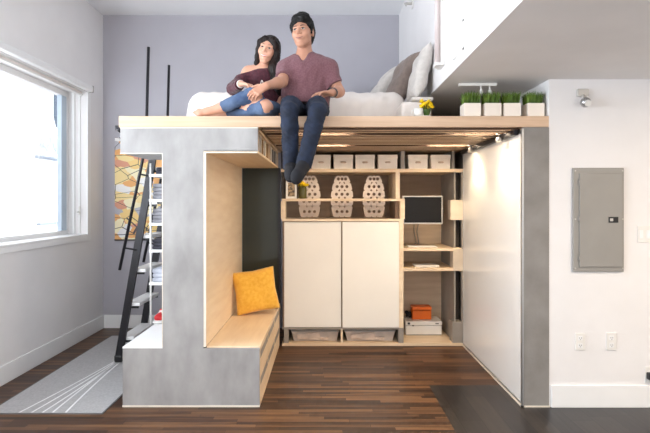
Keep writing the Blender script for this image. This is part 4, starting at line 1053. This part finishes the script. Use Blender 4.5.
class Head:
    """head frame: x to viewer's right, y away from the face, z up"""
    def __init__(s, pos, rot, k=1.0):
        s.p = Vector(pos); s.R = Euler(rot).to_matrix(); s.k = k; s.Rn = np.array(s.R)
    def P(s, x, y, z): return s.p + s.R @ (Vector((x, y, z)) * s.k)
    def ell(s, F, c, r, k=0.012, **kw): F.ell(s.P(*c), [v * s.k for v in r], k, rot=s.Rn, **kw)
    def rc(s, F, a, b, r1, r2=None, k=0.012, **kw): F.rc(s.P(*a), s.P(*b), r1 * s.k, None if r2 is None else r2 * s.k, k, **kw)
    def skull(s, F, male):
        s.ell(F, (0, 0.018, 0.032), (0.073, 0.090, 0.083), 0.02)
        s.ell(F, (0, -0.022, -0.012), (0.063, 0.066, 0.075), 0.03)
        jw = 0.050 if male else 0.043
        s.ell(F, (0, -0.030, -0.058), (jw, 0.050, 0.052), 0.03)
        s.rc(F, (-jw * 0.86, 0.004, -0.052), (-0.014, -0.064, -0.100), 0.016, 0.015, 0.025); s.rc(F, (jw * 0.86, 0.004, -0.052), (0.014, -0.064, -0.100), 0.016, 0.015, 0.025)
        s.ell(F, (0, -0.070, -0.098), (0.018, 0.014, 0.014), 0.02)
        for q in (-1, 1):
            s.ell(F, (q * 0.038, -0.060, -0.022), (0.024, 0.022, 0.024), 0.025)
            s.ell(F, (q * 0.031, -0.099, 0.010), (0.017, 0.018, 0.012), 0.012, sub=True)
            s.rc(F, (q * 0.012, -0.079, 0.030), (q * 0.046, -0.066, 0.031), 0.010 if male else 0.0075, 0.008, 0.012)
            s.ell(F, (q * 0.074, 0.016, -0.002), (0.010, 0.019, 0.031), 0.006)
        s.rc(F, (0, -0.082, 0.022), (0, -0.103, -0.019), 0.0068, 0.0118, 0.008)
        for q in (-1, 1):
            s.ell(F, (q * 0.0135, -0.092, -0.0235), (0.0085, 0.011, 0.0078), 0.004)
            s.ell(F, (q * 0.0075, -0.102, -0.0325), (0.0042, 0.006, 0.0035), 0.003, sub=True)
        s.ell(F, (0, -0.077, -0.055), (0.031, 0.014, 0.016), 0.014)
    def features(s, par, lip, male, smile=0.0):
        eu = tuple(s.R.to_euler()); k = s.k; o0 = Vector(par.location)
        bpy.context.view_layer.update()
        def srf(x, z, lift):            # point on the face, lifted off the skin
            ok, loc, no, _ = par.ray_cast(s.P(x, -0.22, z) - o0, s.R @ Vector((0, 1, 0)))
            return loc + o0 - s.R @ Vector((0, lift * k, 0))
        for q in (-1, 1):
            o = MB(); o.ell(s.P(q * 0.031, -0.0765, 0.0105), (0.0145 * k, 0.0100 * k, 0.0060 * k), eu); e = o.build('eye', M['eye_white'], par, w=True)
            o = MB(); o.ell(s.P(q * 0.031, -0.0845, 0.0108), (0.0066 * k, 0.0030 * k, 0.0058 * k), eu); o.build('iris', M['iris'], e, w=True)
            o = MB(); pts = [s.P(q * x, -0.0865 + 0.19 * max(0, x - 0.024), zz) for x, zz in ((0.0165, 0.0125), (0.024, 0.0165), (0.033, 0.0170), (0.041, 0.0140), (0.046, 0.0100))]
            o.tube(pts, [0.001 * k, 0.0016 * k, 0.0018 * k, 0.0015 * k, 0.0008 * k], 6); o.build('eyelash', M['hair_m'], e, w=True)
            bz = 0.033 if male else 0.035; th = 0.0038 if male else 0.0022
            pts = [srf(q * x, zz, -0.0005) for x, zz in ((0.013, bz - 0.002), (0.022, bz + 0.001), (0.031, bz + 0.003), (0.040, bz + 0.002), (0.049, bz - 0.004))]
            o = MB(); o.tube(pts, [th * k * v for v in (0.75, 1.0, 0.95, 0.7, 0.3)], 8); o.build('eyebrow', M['hair_m' if male else 'hair_w'], par, w=True)
        c = smile; W_ = 0.027 if male else 0.028; n = 8; up, lw, mid = [], [], []
        for i in range(n + 1):
            u = -1 + 2 * i / n; e = 1 - u * u; zc = -0.0565 + c * u * u
            up.append(srf(u * W_, zc + 0.0038 * e - (0.0012 if i == n // 2 else 0), -0.0018)); lw.append(srf(u * W_, zc - 0.0048 * e, -0.0016)); mid.append(srf(u * W_ * 1.04, zc, 0.0012 * e))
        o = MB(); o.tube(up, [k * (0.0012 + 0.0034 * (1 - (-1 + 2 * i / n) ** 2)) for i in range(n + 1)], 8); o.tube(lw, [k * (0.0012 + 0.0042 * (1 - (-1 + 2 * i / n) ** 2)) for i in range(n + 1)], 8)
        lp_ = o.build('lips', M[lip], par, w=True)
        o = MB(); o.tube(mid, [k * ((0.0009 if male else 0.0011) + (0.0003 if male else 0.0016) * (1 - (-1 + 2 * i / n) ** 2)) for i in range(n + 1)], 8)
        o.build('mouth_line' if male else 'teeth', M['iris' if male else 'teeth'], lp_, w=True)

# ---- man on the platform edge
MP = V3(-0.147, 0.25, DZ1)
hm = Head((-0.168, 0.205, 2.735), (R(2), R(-3), R(-17)), 1.0)
mSL, mSR = V3(-0.300, 0.262, 2.478), V3(0.028, 0.262, 2.488)          # shoulders (viewer's left, right)
mEL, mEG = V3(-0.318, 0.135, 2.352), V3(0.108, 0.235, 2.302)          # elbows
mWL, mWG = V3(-0.412, -0.030, 2.288), V3(0.050, 0.085, 2.262)           # wrists
mHL, mHG = V3(-0.232, 0.31, 2.172), V3(-0.062, 0.31, 2.172)
mTL, mTG = V3(-0.244, -0.005, 2.148), V3(-0.056, -0.005, 2.148)
mKL, mKG = V3(-0.246, -0.112, 2.092), V3(-0.050, -0.118, 2.092)
mAL, mAG = V3(-0.238, -0.105, 1.722), V3(-0.140, -0.175, 1.738)
mFL, mFG = V3(-0.232, -0.215, 1.655), V3(-0.183, -0.275, 1.642)
f = Field((-0.66, -0.37, 1.58), (0.22, 0.5, 2.95), 0.0048)
hm.skull(f, True)
f.rc((-0.160, 0.262, 2.545), hm.P(0, 0.032, -0.045), 0.057, 0.053, 0.014)
f.rc(mSL, mSR, 0.056, 0.056, 0.04)
for q in (mSL, mSR): f.rc((-0.155, 0.27, 2.548), (q.x * 0.85 - 0.02, 0.265, q.z + 0.02), 0.045, 0.035, 0.03)
f.rc((-0.140, 0.27, 2.44), (-0.147, 0.29, 2.31), 0.155, 0.135, 0.05, sq=((0, 1, 0), 0.64)); f.rc((-0.147, 0.29, 2.31), (-0.147, 0.31, 2.18), 0.135, 0.155, 0.05, sq=((0, 1, 0), 0.68))
for S_, E_, W_ in ((mSL, mEL, mWL), (mSR, mEG, mWG)):
    f.rc(S_, E_, 0.050, 0.040, 0.03); m_ = E_.lerp(W_, 0.3); f.rc(E_, m_, 0.040, 0.041, 0.02); f.rc(m_, W_, 0.041, 0.027, 0.02)
for H_, T_, K_, A_, F_ in ((mHL, mTL, mKL, mAL, mFL), (mHG, mTG, mKG, mAG, mFG)):
    f.chain([(H_, 0.082), (T_, 0.062), (K_, 0.052)], 0.03); c_ = K_.lerp(A_, 0.32); f.chain([(K_, 0.050), (c_, 0.050), (A_, 0.035)], 0.03)
    f.rc(A_, F_, 0.034, 0.026, 0.02)
hand(f, mWL, (-0.72, -0.16, -0.48), (-0.3, 0.7, -0.5), (0.3, -0.5, 0.75), 0.178, (0.30, 0.45, 0.3))
hand(f, mWG, (-0.80, -0.50, -0.10), (-0.05, -0.1, -1), (-0.5, 0.8, 0.05), 0.178, (0.15, 0.3, 0.25))
man = f.build('person', M['skin_m'], None, loc=MP)
tag(man, 'person in plum v-neck t-shirt and dark jeans, legs dangling over the platform edge', 'person')
hm.features(man, 'lip_m', True, 0.006)

f = Field((-0.30, 0.02, 2.62), (-0.04, 0.42, 2.94), 0.004)
hm.ell(f, (0, 0.028, 0.052), (0.083, 0.095, 0.083), 0.02)
hm.ell(f, (0, 0.062, 0.0), (0.074, 0.064, 0.085), 0.03)
hm.ell(f, (0.006, -0.036, 0.104), (0.062, 0.046, 0.034), 0.03)
hm.ell(f, (-0.036, -0.044, 0.090), (0.034, 0.030, 0.026), 0.02); hm.ell(f, (0.030, -0.042, 0.102), (0.040, 0.036, 0.032), 0.02); hm.ell(f, (0.0, 0.0, 0.118), (0.052, 0.06, 0.032), 0.03)
for q in (-1, 1): hm.ell(f, (q * 0.066, -0.012, 0.056), (0.024, 0.034, 0.040), 0.02)
for q in (-1, 1): hm.rc(f, (q * 0.076, -0.018, 0.055), (q * 0.074, -0.012, -0.012), 0.014, 0.006, 0.012)
hm.ell(f, (0, -0.110, -0.008), (0.066, 0.075, 0.088), 0.008, sub=True)
for q in (-1, 1): hm.ell(f, (q * 0.084, 0.012, -0.008), (0.022, 0.021, 0.030), 0.006, sub=True)
f.ripple(0.0030, waves(9, 0.014, 0.032, 31, (0.3, 1, 0.9))); f.ripple(0.002, waves(5, 0.03, 0.06, 33)); p_ = hm.P(0, 0, -0.062); n_ = hm.R @ Vector((0, -0.25, -1)); f.cut(p_, n_)
f.build('hair', M['hair_m'], man, smooth_it=0)

# plum t-shirt with a v-neck
f = Field((-0.46, 0.0, 2.15), (0.20, 0.48, 2.66), 0.006)
f.rc(mSL, mSR, 0.068, 0.068, 0.04)
for q in (mSL, mSR): f.rc((-0.155, 0.272, 2.535), (q.x * 0.85 - 0.02, 0.268, q.z + 0.022), 0.052, 0.045, 0.04)
f.rc((-0.140, 0.27, 2.44), (-0.147, 0.28, 2.30), 0.176, 0.166, 0.05, sq=((0, 1, 0), 0.66)); f.rc((-0.147, 0.28, 2.30), (-0.147, 0.27, 2.17), 0.166, 0.180, 0.05, sq=((0, 1, 0), 0.75))
for S_, E_ in ((mSL, mEL), (mSR, mEG)):
    d_ = E_ - S_; f.rc(S_, E_ + d_ * 0.3, 0.064, 0.058, 0.04, clips=[(S_ + d_ * (0.70 if S_ is mSL else 0.68), d_)])
f.ripple(0.0045, waves(7, 0.07, 0.2, 51, (1, 0.6, 0.5))); f.ripple(0.002, waves(5, 0.03, 0.06, 52))
f.ell((-0.163, 0.262, 2.625), (0.072, 0.085, 0.075), 0.01, sub=True)
f.rc((-0.166, 0.13, 2.58), (-0.166, 0.13, 2.492), 0.046, 0.004, 0.006, sub=True, sq=((0, 1, 0), 2.6))
f.cut((0, 0.16, 2.207), (0, -0.12, -1))
f.build('t_shirt', M['tee'], man)

# dark jeans
f = Field((-0.42, -0.28, 1.68), (0.10, 0.5, 2.32), 0.0062)
f.rc((-0.147, 0.31, 2.24), (-0.147, 0.32, 2.175), 0.155, 0.168, 0.05, sq=((0, 1, 0), 0.72))
for H_, T_, K_, A_ in ((mHL, mTL, mKL, mAL), (mHG, mTG, mKG, mAG)):
    d_ = (A_ - K_); f.chain([(H_, 0.096), (T_, 0.071), (K_, 0.060)], 0.02); c_ = K_.lerp(A_, 0.3); f.rc(K_, c_, 0.060, 0.060, 0.02)
    f.rc(c_, A_ + d_ * 0.25, 0.060, 0.053, 0.012, clips=[(A_ + d_ * 0.09, d_)])
f.ripple(0.0040, waves(8, 0.05, 0.13, 61, (0.6, 0.8, 1))); f.ripple(0.0018, waves(5, 0.02, 0.04, 62))
f.cut((0, 0, DZ1 + 0.002), (0, 0.0, -1)) if False else None
f.cut((0, 0, 2.27), (0, 0, 1))
f.build('jeans', M['denim_m'], man)
for A_, F_, lb in ((mAL, mFL, 's'), (mAG, mFG, 't')):
    f = Field(np.minimum(A_, F_) - 0.1, np.maximum(A_, F_) + 0.1, 0.005)
    d_ = (F_ - A_).normalized(); hl = A_ - d_ * 0.045 + V3(0, 0, -0.045)
    f.rc(A_ + V3(0, 0.0, -0.004), F_, 0.046, 0.034, 0.03); f.rc(hl, F_ + V3(0, 0, -0.02), 0.036, 0.032, 0.03); f.rc(F_, F_ + d_ * 0.03 + V3(0, 0, -0.012), 0.034, 0.03, 0.03); f.rc(A_, A_ + V3(0, 0.005, 0.05), 0.041, 0.043, 0.02)
    f.build('shoe', M['shoe'], man)
# wrist watch on the viewer's right
d_ = (mWG - mEG).normalized(); c_ = mEG.lerp(mWG, 0.88); u_ = d_.cross(V3(0, 0, 1)).normalized(); v_ = d_.cross(u_)
o = MB(); bm = o.bm; rings = []
for k in range(24):
    a = k * math.pi / 12; r_ = u_ * math.cos(a) + v_ * math.sin(a)
    rings.append([bm.verts.new(c_ + r_ * rr + d_ * dz) for rr, dz in ((0.0335, -0.011), (0.0365, -0.011), (0.0365, 0.011), (0.0335, 0.011))])
for k in range(24):
    for j in range(4): bm.faces.new([rings[k][j], rings[(k + 1) % 24][j], rings[(k + 1) % 24][(j + 1) % 4], rings[k][(j + 1) % 4]])
wt = o.build('watch', M['black_plastic'], man, w=True)
o = MB(); n_ = (u_ * 0.75 + v_ * -0.66).normalized(); o.tube([c_ + n_ * 0.036, c_ + n_ * 0.043], 0.017, 18); o.build('watch_face', M['screen'], wt, w=True)

# ---- woman with legs folded on the platform
WP = V3(-0.45, 0.4, DZ1)
hw = Head((-0.441, 0.335, 2.645), (R(7), R(15), R(-9)), 0.93)
wSL, wSR = V3(-0.605, 0.385, 2.488), V3(-0.372, 0.395, 2.468)
wEL, wEG = V3(-0.705, 0.30, 2.338), V3(-0.322, 0.425, 2.335)
wWL, wWG = V3(-0.618, 0.115, 2.335), V3(-0.362, 0.30, 2.185)
wHL, wHG = V3(-0.53, 0.46, 2.172), V3(-0.385, 0.46, 2.172)
wKL, wKG = V3(-0.512, 0.045, 2.240), V3(-0.436, 0.030, 2.146)
wAL, wAG = V3(-0.762, 0.085, 2.152), V3(-0.735, 0.21, 2.128)
f = Field((-1.02, -0.08, DZ1 - 0.01), (-0.2, 0.6, 2.80), 0.0046)
hw.skull(f, False)
f.rc((-0.482, 0.385, 2.520), hw.P(0, 0.034, -0.045), 0.044, 0.041, 0.014)
f.rc(wSL, wSR, 0.045, 0.045, 0.04)
for q in (wSL, wSR): f.rc((-0.482, 0.392, 2.525), (q.x * 0.8 - 0.098, 0.39, q.z + 0.012), 0.036, 0.030, 0.03)
f.rc((-0.487, 0.40, 2.42), (-0.475, 0.43, 2.30), 0.122, 0.102, 0.05, sq=((0, 1, 0), 0.68)); f.rc((-0.475, 0.43, 2.30), (-0.458, 0.46, 2.175), 0.102, 0.135, 0.05, sq=((0, 1, 0), 0.75))
for S_, E_, W_ in ((wSL, wEL, wWL), (wSR, wEG, wWG)):
    f.rc(S_, E_, 0.040, 0.033, 0.03); m_ = E_.lerp(W_, 0.3); f.rc(E_, m_, 0.033, 0.033, 0.02); f.rc(m_, W_, 0.033, 0.022, 0.02)
for H_, K_, A_ in ((wHL, wKL, wAL), (wHG, wKG, wAG)):
    f.rc(H_, K_, 0.078, 0.053, 0.03); c_ = K_.lerp(A_, 0.33); f.chain([(K_, 0.051), (c_, 0.047), (A_, 0.031)], 0.03)
f.ell(wKL + V3(0.006, -0.012, -0.004), (0.05, 0.05, 0.048), 0.02); f.ell(wKG + V3(0.010, -0.012, 0.002), (0.05, 0.05, 0.048), 0.02)
def foot(F, A, toe, up, s=1.0):
    d_ = (toe - A); L_ = d_.length; d_.normalize(); up = Vector(up); up = (up - d_ * up.dot(d_)).normalized(); sd = d_.cross(up)
    F.rc(A - d_ * 0.028 * s - up * 0.014 * s, A + d_ * L_ * 0.45 - up * 0.010 * s, 0.028 * s, 0.024 * s, 0.025)
    F.rc(A, A + d_ * L_ * 0.65 - up * 0.006, 0.030 * s, 0.020 * s, 0.03)
    F.rc(A + d_ * L_ * 0.45, A + d_ * L_ * 0.74 + sd * 0.006, 0.024 * s, 0.022 * s, 0.02, sq=(up, 0.62))
    F.rc(A + d_ * L_ * 0.70 - sd * 0.016, A + d_ * L_ * 0.74 + sd * 0.022, 0.016 * s, 0.016 * s, 0.02)
    for i in range(5):
        b_ = A + d_ * L_ * (0.76 - 0.012 * i) + sd * (0.026 - 0.0125 * i); F.rc(b_, b_ + d_ * (0.036 - 0.004 * i) - up * 0.004, (0.0098, 0.0078, 0.0075, 0.0072, 0.007)[i] * s, (0.009, 0.007, 0.0067, 0.0064, 0.0062)[i] * s, 0.004)
foot(f, wAL, V3(-0.972, 0.075, DZ1 + 0.022), (-0.1, -0.75, 0.65)); foot(f, wAG, V3(-0.93, 0.25, DZ1 + 0.022), (-0.1, -0.6, 0.75))
hand(f, wWL, (0.80, -0.55, -0.22), (0.12, -0.1, -1), (0.5, 0.8, 0.1), 0.165, (0.25, 0.4, 0.3))
hand(f, wWG, (0.06, -0.72, -0.55), (0.1, -0.35, -0.9), (-0.95, -0.15, 0.1), 0.162, (-0.25, 0.1, 0.1), 0.16)
f.cut((0, 0, DZ1 + 0.001), (0, 0, -1))
wom = f.build('person', M['skin_w'], None, loc=WP)
tag(wom, 'person in wine off-shoulder top and ripped jeans sitting barefoot on the platform', 'person')
hw.features(wom, 'lip_w', False, 0.009)

# long hair, parted, falling to the chest
f = Field((-0.66, 0.16, 2.22), (-0.27, 0.56, 2.81), 0.0042)
hw.ell(f, (0, 0.026, 0.042), (0.085, 0.100, 0.088), 0.02); hw.ell(f, (0, 0.06, -0.02), (0.080, 0.070, 0.105), 0.03)
for q, pts in ((-1, ((0.034, -0.048, 0.088, .022), (0.066, -0.042, 0.050, .024), (0.078, -0.018, -0.01, .023), (0.077, -0.006, -0.07, .024), (0.074, -0.012, -0.125, .018), (0.070, -0.012, -0.150, .006))),
               (1, ((0.032, -0.050, 0.088, .024), (0.068, -0.044, 0.045, .025), (0.080, -0.022, -0.02, .026), (0.079, -0.026, -0.09, .031)))):
    for a, b in zip(pts[:-1], pts[1:]): hw.rc(f, (q * a[0], a[1], a[2]), (q * b[0], b[1], b[2]), a[3], b[3], 0.02)
p0 = hw.P(0.079, -0.026, -0.09)
hang = [(p0, 0.031), (V3(-0.392, 0.298, 2.50), 0.043), (V3(-0.374, 0.292, 2.42), 0.043), (V3(-0.362, 0.295, 2.355), 0.034), (V3(-0.357, 0.30, 2.30), 0.014)]
f.chain(hang, 0.02); f.rc(V3(-0.40, 0.36, 2.55), V3(-0.372, 0.335, 2.40), 0.04, 0.03, 0.03)
f.rc(hw.P(0, 0.08, -0.06), V3(-0.46, 0.475, 2.46), 0.075, 0.05, 0.03, sq=((0, 1, 0), 0.5))
hw.ell(f, (0.0, -0.110, -0.018), (0.060, 0.082, 0.098), 0.008, sub=True)
f.ripple(0.0034, waves(9, 0.014, 0.03, 71, (1, 1, 0.12)))
f.build('hair', M['hair_w'], wom, smooth_it=0)

# wine off-shoulder top
f = Field((-0.80, 0.12, 2.15), (-0.25, 0.60, 2.58), 0.006)
f.rc((-0.487, 0.40, 2.44), (-0.475, 0.43, 2.30), 0.138, 0.120, 0.05, sq=((0, 1, 0), 0.72)); f.rc((-0.475, 0.43, 2.30), (-0.458, 0.45, 2.19), 0.120, 0.150, 0.05, sq=((0, 1, 0), 0.8))
f.rc(wSL + V3(0.02, 0, -0.01), wSR, 0.054, 0.056, 0.04)
for S_, E_, W_, q in ((wSL, wEL, wWL, 0.86), (wSR, wEG, wWG, 0.45)):
    d_ = W_ - E_; f.rc(S_, E_, 0.054, 0.048, 0.03); f.rc(E_, E_ + d_ * 1.1, 0.048, 0.038, 0.03, clips=[(E_ + d_ * q, d_)])
f.ripple(0.0042, waves(7, 0.05, 0.14, 81)); f.ripple(0.0018, waves(5, 0.02, 0.04, 82))
f.ell((-0.495, 0.37, 2.582), (0.155, 0.15, 0.082), 0.012, sub=True)
f.cut((-0.5, 0.38, 2.512), (-0.30, -0.1, 1)); f.cut((0, 0, 2.20), (0, 0, -1))
top = f.build('top', M['wine'], wom)
# white triangle print on the front
o = MB(); tp = [V3(-0.512, 0, 2.352), V3(-0.487, 0, 2.405), V3(-0.462, 0, 2.352)]
bpy.context.view_layer.update()
dg = bpy.context.evaluated_depsgraph_get()
def on_top(p):
    ok, loc, no, _ = top.ray_cast(Vector((p.x, -0.3, p.z)) - root_loc(top), Vector((0, 1, 0)))
    return (loc + root_loc(top) + no * 0.002) if ok else Vector((p.x, 0.3, p.z))
for a, b in ((0, 1), (1, 2), (2, 0)): o.tube([on_top(tp[a].lerp(tp[b], t / 8)) for t in range(9)], 0.0042, 6)
o.build('print', M['white_cloth'], top, w=True)

# faded ripped jeans
f = Field((-0.90, -0.08, DZ1 - 0.01), (-0.24, 0.66, 2.36), 0.0056)
f.rc((-0.458, 0.46, 2.24), (-0.458, 0.47, 2.175), 0.13, 0.146, 0.05, sq=((0, 1, 0), 0.8))
for H_, K_, A_ in ((wHL, wKL, wAL), (wHG, wKG, wAG)):
    d_ = A_ - K_; c_ = K_.lerp(A_, 0.33)
    g = Field((-0.90, -0.08, DZ1 - 0.01), (-0.24, 0.66, 2.36), 0.0056)
    g.rc(H_, K_, 0.088, 0.060, 0.03); g.rc(K_, c_, 0.058, 0.054, 0.02)
    g.rc(c_, A_ + d_ * 0.2, 0.054, 0.040, 0.01, clips=[(A_ - d_ * 0.05, d_)])
    f.D = smin(f.D, g.D, 0.004)
f.ripple(0.0040, waves(8, 0.04, 0.11, 91)); f.ripple(0.0016, waves(5, 0.018, 0.035, 92))
f.ell(wKL + V3(0.030, -0.055, -0.018), (0.030, 0.042, 0.036), 0.006, sub=True); f.ell(wKG + V3(0.026, -0.058, 0.010), (0.038, 0.040, 0.040), 0.006, sub=True)
f.cut((0, 0, DZ1 + 0.0008), (0, 0, -1)); f.cut((0, 0, 2.29), (0, 0, 1))
f.build('jeans', M['denim_w'], wom)
o = MB(); c_ = wWL + (wWL - wEL).normalized() * -0.012
d_ = (wWL - wEL).normalized(); u_ = d_.cross(V3(0, 0, 1)).normalized(); v_ = d_.cross(u_)
o.tube([c_ + (u_ * math.cos(a * math.pi / 12) + v_ * math.sin(a * math.pi / 12)) * 0.027 for a in range(25)], 0.0035, 8); o.build('bracelet', M['white_plastic'], wom, w=True)
# ---------------------------------------------------------------- daylight, added fill lamps and exposure
w = bpy.data.worlds.new('sky'); SC.world = w; w.use_nodes = True
bg = w.node_tree.nodes['Background']; bg.inputs['Color'].default_value = (1.0, 0.99, 0.98, 1)
# sky strength made to rise rightwards, added fill for the left wall
tc_ = w.node_tree.nodes.new('ShaderNodeTexCoord'); sx_ = w.node_tree.nodes.new('ShaderNodeSeparateXYZ'); mm_ = w.node_tree.nodes.new('ShaderNodeMath'); mm_.operation = 'MULTIPLY_ADD'
w.node_tree.links.new(tc_.outputs['Generated'], sx_.inputs[0]); w.node_tree.links.new(sx_.outputs['X'], mm_.inputs[0]); mm_.inputs[1].default_value = 0.95; mm_.inputs[2].default_value = 1.12
w.node_tree.links.new(mm_.outputs[0], bg.inputs['Strength'])
def area(name, loc, rot, sx, sy, e, col):
    l = bpy.data.lights.new(name, 'AREA'); l.shape = 'RECTANGLE'; l.size = sx; l.size_y = sy; l.energy = e; l.color = col
    o = bpy.data.objects.new(name, l); C.objects.link(o); o.location = loc; o.rotation_euler = rot; return o
# added area lamp outside the unseen window stretch, tilted up at the ceiling
area('window_fill_lamp', (XL - T - 0.12, -1.75, 1.88), (0, R(-114), 0), 1.5, 3.6, 112, (0.91, 0.965, 1.0))
sn_ = bpy.data.lights.new('sun', 'SUN'); sn_.energy = 4.0; sn_.angle = R(0.6); so = bpy.data.objects.new('sun', sn_); C.objects.link(so)
so.rotation_euler = Vector((-0.75, 0.25, -0.62)).to_track_quat('-Z', 'Y').to_euler()
# unseen lamp added in the soffit to warm the right wall
dl = thing('fill_downlight', 'unseen round warm lamp added in the kitchen soffit as fill', 'light', (2.7, -1.9, 2.34))
o = MB(); o.lathe([(0.045, -0.0005), (0.07, -0.0005), (0.07, -0.006), (0.05, -0.008), (0.045, -0.0005)], seg=24); o.build('ring', M['white_plastic'], dl)
o = MB(); o.lathe([(0, -0.003), (0.045, -0.003), (0.045, -0.001), (0, -0.001)], seg=24); o.build('lens', M['lamp_glow'], dl)
area('fill_downlight_beam', (2.7, -1.9, 2.32), (0, 0, 0), 0.25, 0.25, 28, (1.0, 0.80, 0.58))
SC.view_settings.view_transform = 'Standard'; SC.view_settings.look = 'None'; SC.view_settings.gamma = 1.0; SC.view_settings.use_curve_mapping = False
SC.view_settings.exposure = 0.9
